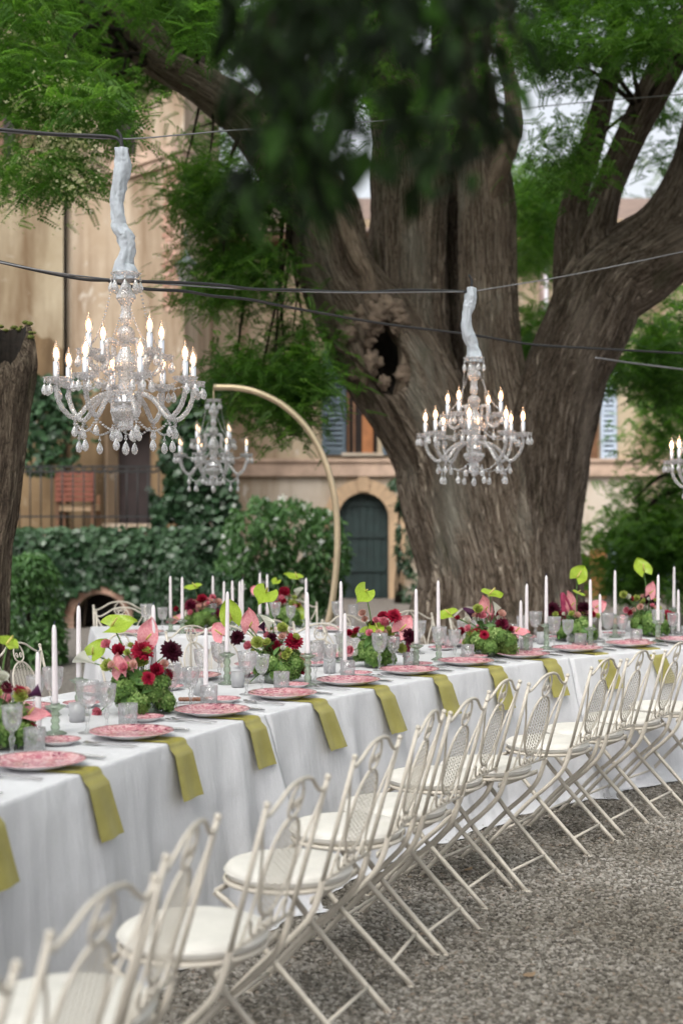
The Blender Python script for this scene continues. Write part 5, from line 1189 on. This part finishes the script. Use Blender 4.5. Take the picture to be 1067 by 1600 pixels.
for u, v, ty, wh in ((61, 1018, 'low', 'beside the bouquet at the stump end'), (87, 976, 'mid', 'between the stump end bouquet and the black dahlia bouquet'), (124, 946, 'tall', 'just before the black dahlia bouquet'), (241, 945, 'tall', 'behind the black dahlia bouquet'), (322, 981, 'low', 'between the black dahlia and round green leaf bouquets'),
        (355, 924, 'tall', 'in front of the round green leaf'), (481, 925, 'tall', 'just past the round green leaf bouquet'), (533, 908, 'tall', 'before the bouquet with the tall tilted green leaf'), (539, 958, 'low', 'before the bouquet with the tall tilted green leaf'), (650, 920, 'tall', 'past the bouquet with the large pink spathe'),
        (685, 907, 'tall', 'before the crimson ranunculus bouquet'), (813, 938, 'low', 'past the crimson ranunculus bouquet'), (822, 912, 'tall', 'past the crimson ranunculus bouquet'), (853, 899, 'tall', 'before the hanging amaranth bouquet'), (922, 905, 'tall', 'just past the hanging amaranth bouquet'), (937, 928, 'low', 'past the hanging amaranth bouquet'),
        (960, 891, 'tall', 'between the amaranth bouquet and the last bouquet'), (1027, 898, 'tall', 'behind the last bouquet'), (1052, 885, 'tall', 'just past the last bouquet'), (1059, 921, 'low', 'just past the last bouquet')): candle(u, v, ty, wh)
for i, (u, v, Y) in enumerate(((267, 900, 9.9), (285, 901, 9.75), (333, 900, 10.1), (350, 908, 10.2), (364, 907, 10.0), (375, 908, 10.15), (379, 905, 10.3), (406, 895, 10.1), (418, 897, 10.2), (478, 903, 10.2))):
    candle(u, v, 'tall', f"on the rear table, {ORD[i + 1]} from its hedge end", Y)

# ------------------------------------------------------------------ flowers
def petal_grid(mb, L, w, cup, curl, M, nu=3, nv=2, tip=.5):
    def fn(i, j):
        y = i * L; hw = w * math.sin(math.pi * (.12 + .88 * i * (1 - .28 * tip * i))) ** .7 * (1 if i < .99 else .35); x = (j - .5) * 2 * hw
        return M @ Vector((x, y * math.cos(curl * i), cup * (x / max(w, 1e-4)) ** 2 * w + L * math.sin(curl * i) * i))
    mb.grid(fn, nu, nv)
def rosette(name, mat, rings, seed=0):
    """rings: (count, tilt up from the face plane, petal length, width, cup, curl, z)"""
    mb = MB(); rr = random.Random(seed)
    for q, (n, tilt, L, w, cup, curl, z) in enumerate(rings):
        for i in range(n):
            a = 2 * math.pi * (i + .5 * (q % 2)) / n + rr.uniform(-.12, .12); M = Matrix.Translation((0, 0, z)) @ Matrix.Rotation(a, 4, 'Z') @ Matrix.Rotation(tilt + rr.uniform(-.1, .1), 4, 'X'); petal_grid(mb, L * rr.uniform(.9, 1.1), w, cup, curl, M)
    mb.lathe([(.06, -.22), (.16, -.12), (.2, -.02), (.001, .06)], 8); return mb.mesh(name, mat)
DAH = [(16, -.1, .5, .105, .5, .15, -.06), (16, .18, .48, .1, .5, .15, -.03), (14, .45, .42, .095, .6, .2, 0), (12, .75, .34, .085, .7, .3, .03), (9, 1.05, .26, .07, .8, .4, .06), (6, 1.35, .18, .06, .8, .5, .08)]
CAR = [(14, .05, .5, .17, -.5, .5, -.05), (14, .35, .47, .17, .6, .4, 0), (12, .65, .42, .16, -.7, .3, .04), (11, .95, .38, .14, .8, .3, .06), (8, 1.2, .34, .12, -.9, .3, .08), (6, 1.42, .32, .1, .9, .2, .08)]
ROS = [(6, .15, .5, .30, .5, .5, -.06), (6, .5, .46, .29, .8, .5, -.02), (5, .85, .40, .25, 1.2, .45, 0), (5, 1.1, .36, .2, 1.6, .35, .02), (4, 1.3, .33, .14, 2.0, .2, .03)]
FM = {}
for nm, rings, mats in (('dahlia', DAH, ('crimson', 'black_dahlia', 'burgundy')), ('carnation', CAR, ('crimson', 'lime', 'burgundy', 'rose_pink', 'blush')), ('rose', ROS, ('rose_pink', 'blush', 'crimson', 'calla_white'))):
    for m in mats: FM[nm, m] = rosette(nm, m, rings, len(FM))
def spathe_mesh(mat):     # heart-shaped leaf-like bract
    mb = MB()
    def fn(i, j):
        t = (j - .5) * 2; y = i; hw = .5 * (math.sin(math.pi * min(1, .10 + .95 * i)) ** .55) * (1 - .45 * i ** 2.2) if i < .995 else .01
        lobe = -.20 * (abs(t) ** 1.3) * (1 - i) ** 2 * 1.6; return Vector((t * hw, (y - .12) + lobe, .10 * t * t - .16 * i * i + .05 * math.sin(i * 9) * abs(t)))
    mb.grid(fn, 12, 10); return mb.mesh('spathe', mat)
SP = {m: spathe_mesh(m) for m in ('green_spathe', 'pink_spathe')}
mb = MB(); mb.lathe([(.001, 0), (.042, .01), (.045, .2), (.032, .42), (.001, .46)], 10); SPX = mb.mesh('spadix', 'spadix')
def calla_mesh(mat):
    mb = MB()
    def fn(i, j):
        a = j * 2 * math.pi * 1.08; r = .05 + .30 * i ** 1.8; return Vector((r * math.cos(a) * (1 + .25 * i), r * math.sin(a), i * (.9 + .28 * math.cos(a) * i)))
    mb.grid(fn, 8, 18); return mb.mesh('calla', mat)
CAL = {m: calla_mesh(m) for m in ('calla_white', 'calla_dark')}
# green hydrangea head: many four-petalled florets on a ball
def hyd_mesh(seed):
    rg = np.random.default_rng(seed); n = 300; d = rg.normal(size=(n, 3)); d /= np.linalg.norm(d, axis=1, keepdims=True); d[:, 2] = np.abs(d[:, 2]) * 1.1 - .35; d /= np.linalg.norm(d, axis=1, keepdims=True)
    b = rg.normal(size=(n, 3)); x = np.cross(d, b); x /= np.linalg.norm(x, axis=1, keepdims=True); y = np.cross(d, x); rr = rg.uniform(.6, 1.28, n)
    return leaf_mesh('hydrangea_head', d * .055 * rr[:, None], np.stack([x, y, d], 2), rg.uniform(1.0, 1.6, n), np.clip(.40 + .35 * d[:, 2] + rg.normal(0, .16, n), 0, 1), FLORET, 'hydrangea')
_lf = MB(); _lf.grid(lambda i, j: ((j - .5) * .036 * math.sin(math.pi * (.06 + .9 * i)) ** .8, i * .075, .012 * abs(j - .5) * 2 - .02 * i * i), 6, 4); LFM = _lf.mesh('leaf', 'stem_green')
HYD = [hyd_mesh(s) for s in (1, 2, 3)]
def face_rot(d, roll=0.0): return (Vector(d).normalized().to_track_quat('Z', 'Y') @ Matrix.Rotation(roll, 3, 'Z').to_quaternion()).to_euler()
def bouquet(ub, vb, label, cat_items, R_dome=.09, H_dome=.16, Y=None, seed=0, du=0):
    rr = random.Random(seed); base = PZ(ub, vb, TZ) if Y is None else Vector((PY(ub, vb, Y).x, Y, TZ)); th = thing('flower_arrangement', label, 'flowers', base, 0, 'bouquets along the tables'); Yb = base.y
    mb = MB(); mb.lathe([(.001, 0), (.05, 0), (.06, .004), (.065, .05), (.06, .055), (.001, .055)], 20); part('bowl', mb, 'green_glass', th)
    n = 11
    for i in range(n):
        a = i * 2.4 + rr.uniform(-.4, .4); f = (i + .5) / n * .8; r = R_dome * rr.uniform(.75, 1.05) * math.sqrt(1 - (f * .92) ** 2); z = .035 + (H_dome - .06) * f
        link('hydrangea_head', HYD[i % 3], th, (r * math.cos(a), r * math.sin(a), z), (rr.uniform(-.3, .3), rr.uniform(-.3, .3), rr.uniform(0, 6)), rr.uniform(.5, .82) * R_dome / .085)
    hub = Vector((0, 0, H_dome * .55))
    for it in cat_items:
        kind, col, u, v, s = it[:5]; opt = it[5] if len(it) > 5 else None
        dy = rr.uniform(-.06, .03); P = PY(u, v, Yb + dy) - base; out = (P - hub).normalized()
        face = (out * .55 + Vector((rr.uniform(-.25, .25), -.8, .25 + rr.uniform(-.1, .2)))).normalized()
        if kind in ('anthurium',):
            # opt: (facing vector, roll): blade normal and turn of its tip
            fv, roll = opt if opt else ((0, -1, .3), 0); Z = Vector(fv).normalized(); upv = Vector((0, 0, 1)) if abs(Z.z) < .9 else Vector((0, 1, 0)); X = upv.cross(Z).normalized(); Yv = Z.cross(X); M = Matrix((X, Yv, Z)).transposed().to_4x4() @ Matrix.Rotation(roll, 4, 'Z')
            o = link('anthurium', SP[col], th, P, M.to_euler(), s); link('spadix', SPX, o, (0, -.06, .02), (R(-38), 0, 0), (1, 1, 1.0)); root = P - (M.to_3x3() @ Vector((0, .0, 0)))
        elif kind == 'calla':
            d = opt if opt else (out.x, -.3, out.z + .5); o = link('calla', CAL[col], th, P - Vector(d).normalized() * s * .5, face_rot(d, rr.uniform(0, 6)), s)
        elif kind == 'amaranth':
            for q in range(3):
                mb = MB(); e = P + Vector(((q - 1) * .016, 0, -s * rr.uniform(.7, 1.0))); pth = catmull([hub + Vector((0, 0, .06)), P + Vector((0, 0, .03)), P.lerp(e, .5) + Vector((.005, -.01, 0)), e], 8)
                mb.tube(pth, [.003, .009, .012, .008, .003], 10, True, lambda a, L, p: 1 + .35 * mn.noise(Vector((math.cos(a) * 3, math.sin(a) * 3, L * 160)))); part('amaranth_tassel', mb, 'amaranth', th)
            continue
        else:
            o = link(kind, FM[kind, col], th, P, face_rot(face, rr.uniform(0, 6)), s * 1.2)
        mb = MB(); mid = hub.lerp(P, .55) + Vector((rr.uniform(-.012, .012), .01, .012)); mb.tube(catmull([hub * .6, mid, P + Vector((0, .004, -.004))], 6), .0026 if kind != 'anthurium' else .0032, 6); part('stem', mb, 'stem_green', th)
    # small fillers tucked in between
    for i in range(15):
        a = rr.uniform(0, 6.28); e = rr.uniform(.3, 1.35); d = Vector((math.cos(a) * math.cos(e), math.sin(a) * math.cos(e), math.sin(e))); rs = rr.uniform(.95, 1.35); P = hub + Vector((d.x * R_dome * 1.25 * rs, d.y * R_dome * 1.15 * rs, d.z * H_dome * .75 * rs))
        k = rr.choice((('carnation', 'blush', .044), ('carnation', 'lime', .05), ('rose', 'rose_pink', .056), ('carnation', 'lime', .036), ('rose', 'calla_white', .036), ('rose', 'blush', .048), ('carnation', 'rose_pink', .05), ('dahlia', 'crimson', .06), ('rose', 'rose_pink', .04))); link(k[0], FM[k[0], k[1]], th, P, face_rot(d, a), k[2])
        mb = MB(); mb.tube([hub * .8, hub.lerp(P, .6) + Vector((0, 0, .01)), P], .0018, 5); part('stem', mb, 'stem_green', th)
    for i in range(16):      # leaves tucked round the rim and between the blooms
        a = rr.uniform(0, 6.28); e = rr.uniform(-.1, 1.2); d = Vector((math.cos(a) * math.cos(e), math.sin(a) * math.cos(e), math.sin(e) + .15)); P = Vector((0, 0, H_dome * .35)) + Vector((d.x * R_dome, d.y * R_dome, d.z * H_dome * .6)); link('leaf', LFM, th, P, face_rot((d.x + rr.uniform(-.5, .5), d.y + rr.uniform(-.5, .5), .6), rr.uniform(0, 6)), rr.uniform(.7, 1.2))
    return th
def c2(x, y): return (120 + x / 4.85, 930 + y / 4.85)
def c3(x, y): return (260 + x / 4.85, 890 + y / 4.85)
def c4(x, y): return (440 + x / 4.85, 890 + y / 4.85)
def c5(x, y): return (620 + x / 4.85, 880 + y / 4.85)
def c6(x, y): return (800 + x / 3.996, 870 + y / 3.996)
def c1(x, y): return (x / 5.335, 940 + y / 5.335)
GS, PS, AN = 'green_spathe', 'pink_spathe', 'anthurium'
UPP = ((.3, -.6, .1), math.pi * .0)
bouquet(-6, 1168, 'cut off bouquet with green curled leaf and drooping pink spathe at the stump end', [(AN, GS, *c1(60, 355), .085, ((.6, -.3, .9), -1.2)), ('carnation', 'lime', *c1(175, 790), .05), ('calla', 'calla_dark', *c1(285, 765), .07, (.8, -.3, .4)), (AN, PS, *c1(250, 945), .085, ((0, -.5, .9), -1.5)), ('rose', 'calla_white', *c1(20, 640), .05), ('dahlia', 'burgundy', *c1(60, 720), .04), ('carnation', 'crimson', *c1(250, 1070), .05), ('carnation', 'burgundy', *c1(150, 1150), .04)], .10, .15, seed=1)
bouquet(219, 1117, 'bouquet with one round black dahlia, a crimson dahlia and two green anthurium leaves', [(AN, GS, *c2(280, 232), .112, ((-.1, -.75, .75), -1.2)), (AN, GS, *c2(130, 440), .09, ((-.3, -.85, .35), -.6)), (AN, PS, *c2(530, 325), .10, ((.5, -.9, .0), -.3)), ('dahlia', 'crimson', *c2(497, 420), .085), ('dahlia', 'black_dahlia', *c2(716, 425), .085), ('carnation', 'lime', *c2(490, 500), .064), ('carnation', 'crimson', *c2(320, 425), .058), ('carnation', 'crimson', *c2(602, 570), .058), ('rose', 'rose_pink', *c2(232, 380), .048), (AN, PS, *c2(335, 570), .085, ((-.5, -.9, 0), .3)), (AN, PS, *c2(400, 545), .07, ((.6, -.9, 0), 0)), ('rose', 'rose_pink', *c2(485, 710), .056), ('rose', 'rose_pink', *c2(556, 740), .042), ('carnation', 'rose_pink', *c2(640, 812), .045), ('carnation', 'rose_pink', *c2(165, 888), .045), ('carnation', 'lime', *c2(238, 540), .056), ('calla', 'calla_white', *c2(75, 490), .085, (-.7, -.3, .35)), ('rose', 'blush', *c2(662, 525), .04), ('carnation', 'lime', *c2(385, 437), .03)], .092, .185, seed=2)
bouquet(433, 1067, 'bouquet with flat round green leaf, upright pink spathe and crimson dahlias', [(AN, GS, *c3(492, 365), .115, ((0, -1, .1), .2)), (AN, GS, *c3(755, 178), .125, ((.35, -.45, .85), 2.3)), (AN, PS, *c3(630, 425), .10, ((.45, -1, 0), 0)), (AN, PS, *c3(420, 490), .10, ((-.5, -.7, .3), .95)), ('calla', 'calla_dark', *c3(735, 440), .06), ('calla', 'calla_white', *c3(772, 415), .075), ('carnation', 'lime', *c3(690, 555), .062), ('carnation', 'lime', *c3(880, 445), .055), ('dahlia', 'crimson', *c3(965, 545), .082), ('dahlia', 'burgundy', *c3(800, 625), .085), ('dahlia', 'crimson', *c3(838, 580), .055), ('dahlia', 'black_dahlia', *c3(540, 515), .07), ('rose', 'rose_pink', *c3(625, 582), .05), ('rose', 'rose_pink', *c3(882, 668), .055), ('carnation', 'lime', *c3(990, 732), .048), ('carnation', 'crimson', *c3(1025, 760), .045), ('rose', 'blush', *c3(1025, 665), .04), ('carnation', 'burgundy', *c3(612, 785), .055), ('rose', 'calla_white', *c3(620, 860), .05), ('dahlia', 'black_dahlia', *c3(800, 515), .045), ('rose', 'blush', *c3(880, 510), .04)], .088, .17, seed=3)
bouquet(587, 1042, 'bouquet with one tall tilted green leaf and a large leaning pink spathe', [(AN, GS, *c4(632, 168), .115, ((.5, -.6, .6), 2.2)), (AN, PS, *c4(900, 455), .12, ((.3, -.8, .25), -.75)), ('dahlia', 'crimson', *c4(850, 352), .075), ('carnation', 'crimson', *c4(770, 362), .06), ('rose', 'rose_pink', *c4(770, 405), .062), ('rose', 'rose_pink', *c4(715, 387), .042), ('rose', 'blush', *c4(615, 335), .046), ('rose', 'blush', *c4(633, 380), .04), ('dahlia', 'black_dahlia', *c4(965, 505), .075), (AN, GS, *c4(722, 450), .085, ((0, -.6, .7), .4)), (AN, GS, *c4(640, 472), .075, ((-.3, -.6, .6), -.7)), ('carnation', 'lime', *c4(805, 485), .066), ('rose', 'rose_pink', *c4(525, 610), .05), ('carnation', 'lime', *c4(905, 600), .055), ('carnation', 'burgundy', *c4(530, 715), .045), ('calla', 'calla_white', *c4(580, 640), .055), ('carnation', 'crimson', *c4(515, 482), .04), ('carnation', 'lime', *c4(550, 500), .04), ('rose', 'rose_pink', *c4(870, 530), .05), ('carnation', 'black_dahlia' if False else 'burgundy', *c4(680, 425), .05), ('amaranth', '', *c4(940, 570), .09)], .088, .16, seed=4)
bouquet(760, 1025, 'bouquet with big crimson ranunculus and yellow green leaves before the tree trunk', [(AN, GS, *c5(705, 238), .115, ((.2, -.4, .9), -1.4)), (AN, GS, *c5(400, 390), .105, ((-.3, -.5, .8), 1.5)), (AN, PS, *c5(668, 350), .095, ((.4, -1, 0), .15)), ('carnation', 'lime', *c5(612, 350), .06), ('calla', 'calla_dark', *c5(555, 388), .07), ('rose', 'rose_pink', *c5(640, 402), .058), ('rose', 'crimson', *c5(615, 555), .088), ('carnation', 'crimson', *c5(492, 520), .05), ('carnation', 'crimson', *c5(460, 416), .03), ('calla', 'calla_white', *c5(750, 350), .07), ('rose', 'blush', *c5(790, 388), .052), ('dahlia', 'burgundy', *c5(795, 462), .075), (AN, PS, *c5(905, 520), .09, ((0, -.5, .85), -1.5)), ('carnation', 'lime', *c5(668, 675), .05), ('carnation', 'lime', *c5(525, 602), .046), ('dahlia', 'burgundy', *c5(835, 612), .05), ('rose', 'calla_white', *c5(530, 440), .05), ('carnation', 'crimson', *c5(760, 385), .05), ('rose', 'calla_white', *c5(775, 425), .045)], .115, .165, seed=5)
bouquet(901, 1003, 'bouquet with hanging burgundy amaranth and two black dahlias', [(AN, GS, *c6(405, 125), .125, ((.2, -.8, .5), -.7)), (AN, GS, *c6(405, 228), .07, ((.3, -.3, .9), -1.2)), (AN, PS, *c6(362, 305), .11, ((.6, -1, 0), .15)), (AN, PS, *c6(520, 318), .10, ((.1, -.8, .4), -1.1)), ('dahlia', 'black_dahlia', *c6(250, 330), .095), ('dahlia', 'black_dahlia', *c6(450, 325), .095), ('carnation', 'crimson', *c6(297, 362), .04), ('amaranth', '', *c6(315, 260), .17), ('carnation', 'crimson', *c6(440, 475), .06), ('rose', 'rose_pink', *c6(490, 455), .045), ('rose', 'blush', *c6(405, 372), .055), ('rose', 'blush', *c6(450, 385), .05), ('rose', 'calla_white', *c6(350, 360), .045), ('carnation', 'lime', *c6(270, 360), .04)], .092, .15, seed=6)
bouquet(1015, 993, 'last bouquet with ragged red dahlia and dark dahlias under a tall green leaf', [(AN, GS, *c6(818, 85), .125, ((0, -.8, .5), .3)), (AN, PS, *c6(855, 225), .095, ((.4, -.9, 0), -.4)), ('dahlia', 'black_dahlia', *c6(835, 266), .085), ('dahlia', 'black_dahlia', *c6(880, 292), .06), ('carnation', 'lime', *c6(695, 238), .055), ('dahlia', 'crimson', *c6(975, 380), .10), (AN, PS, *c6(680, 395), .085, ((-.2, -.6, .7), 1.6)), ('rose', 'rose_pink', *c6(715, 336), .05), ('rose', 'rose_pink', *c6(815, 438), .04), ('rose', 'calla_white', *c6(722, 255), .045), ('carnation', 'crimson', *c6(742, 265), .04), ('carnation', 'lime', *c6(905, 325), .055), ('carnation', 'lime', *c6(775, 262), .05), ('rose', 'blush', *c6(800, 315), .05)], .10, .17, seed=7)
bouquet(316, 985, 'burgundy and pink bouquet with drooping pink spathe at the hedge end of the rear table', [(AN, PS, *c3(90, 378), .10, ((-.2, -.5, .8), 1.9)), (AN, PS, *c3(210, 305), .07, ((.3, -1, 0), -.5)), (AN, PS, *c3(258, 300), .08, ((.4, -1, 0), 0)), ('dahlia', 'burgundy', *c3(185, 272), .09), ('calla', 'calla_dark', *c3(262, 365), .09), ('dahlia', 'burgundy', *c3(366, 330), .08), ('carnation', 'crimson', *c3(270, 228), .07), ('rose', 'rose_pink', *c3(318, 245), .06), ('rose', 'rose_pink', *c3(350, 212), .05), ('rose', 'blush', *c3(392, 252), .06), (AN, GS, *c3(222, 135), .10, ((0, -.4, .9), 1.5)), ('carnation', 'lime', *c3(192, 385), .06), ('carnation', 'crimson', *c3(80, 300), .04)], .09, .15, Y=9.95, seed=8)
bouquet(445, 978, 'bouquet with broad green leaf and pink heart spathe under the arc stand', [('rose', 'crimson', *c3(895, 182), .09), ('carnation', 'lime', *c3(840, 277), .06), ('carnation', 'lime', *c3(955, 257), .055), (AN, PS, *c3(910, 338), .085, ((.1, -.9, .3), -.4)), (AN, GS, *c3(988, 350), .13, ((.1, -1, .2), .1)), (AN, GS, *c3(985, 62), .11, ((.3, -.4, .8), .8)), (AN, GS, *c3(835, 85), .07, ((.2, -.4, .8), 2.3)), ('carnation', 'burgundy', *c3(845, 360), .055), (AN, PS, *c3(690, 165), .085, ((-.4, -.7, .4), 1.1)), ('calla', 'calla_white', *c3(992, 178), .075), ('carnation', 'crimson', *c3(820, 212), .045), ('carnation', 'crimson', *c3(1000, 275), .045)], .095, .16, Y=10.3, seed=9)
# fallen leaves on the gravel
fl_ = MB(); fl_.grid(lambda i, j: (.03 * (i - .5) * math.sin(math.pi * (.1 + .85 * j)) * 1.3, .045 * (j - .5), .006 + .006 * math.sin(i * 5) + .004 * j), 4, 5); flm = fl_.mesh('fallen_leaf', 'leaf_dry')
for i, (u, v, wh) in enumerate(((731, 1360, 'close to the chair feet'), (826, 1525, 'alone on the open ground'))):
    tag(link('fallen_leaf', flm, None, PZ(u, v, .012), (rng.uniform(-.3, .3), rng.uniform(-.3, .3), rng.uniform(0, 6))), 'dry brown fallen leaf on gravel, ' + wh, 'leaf', 'fallen leaves')
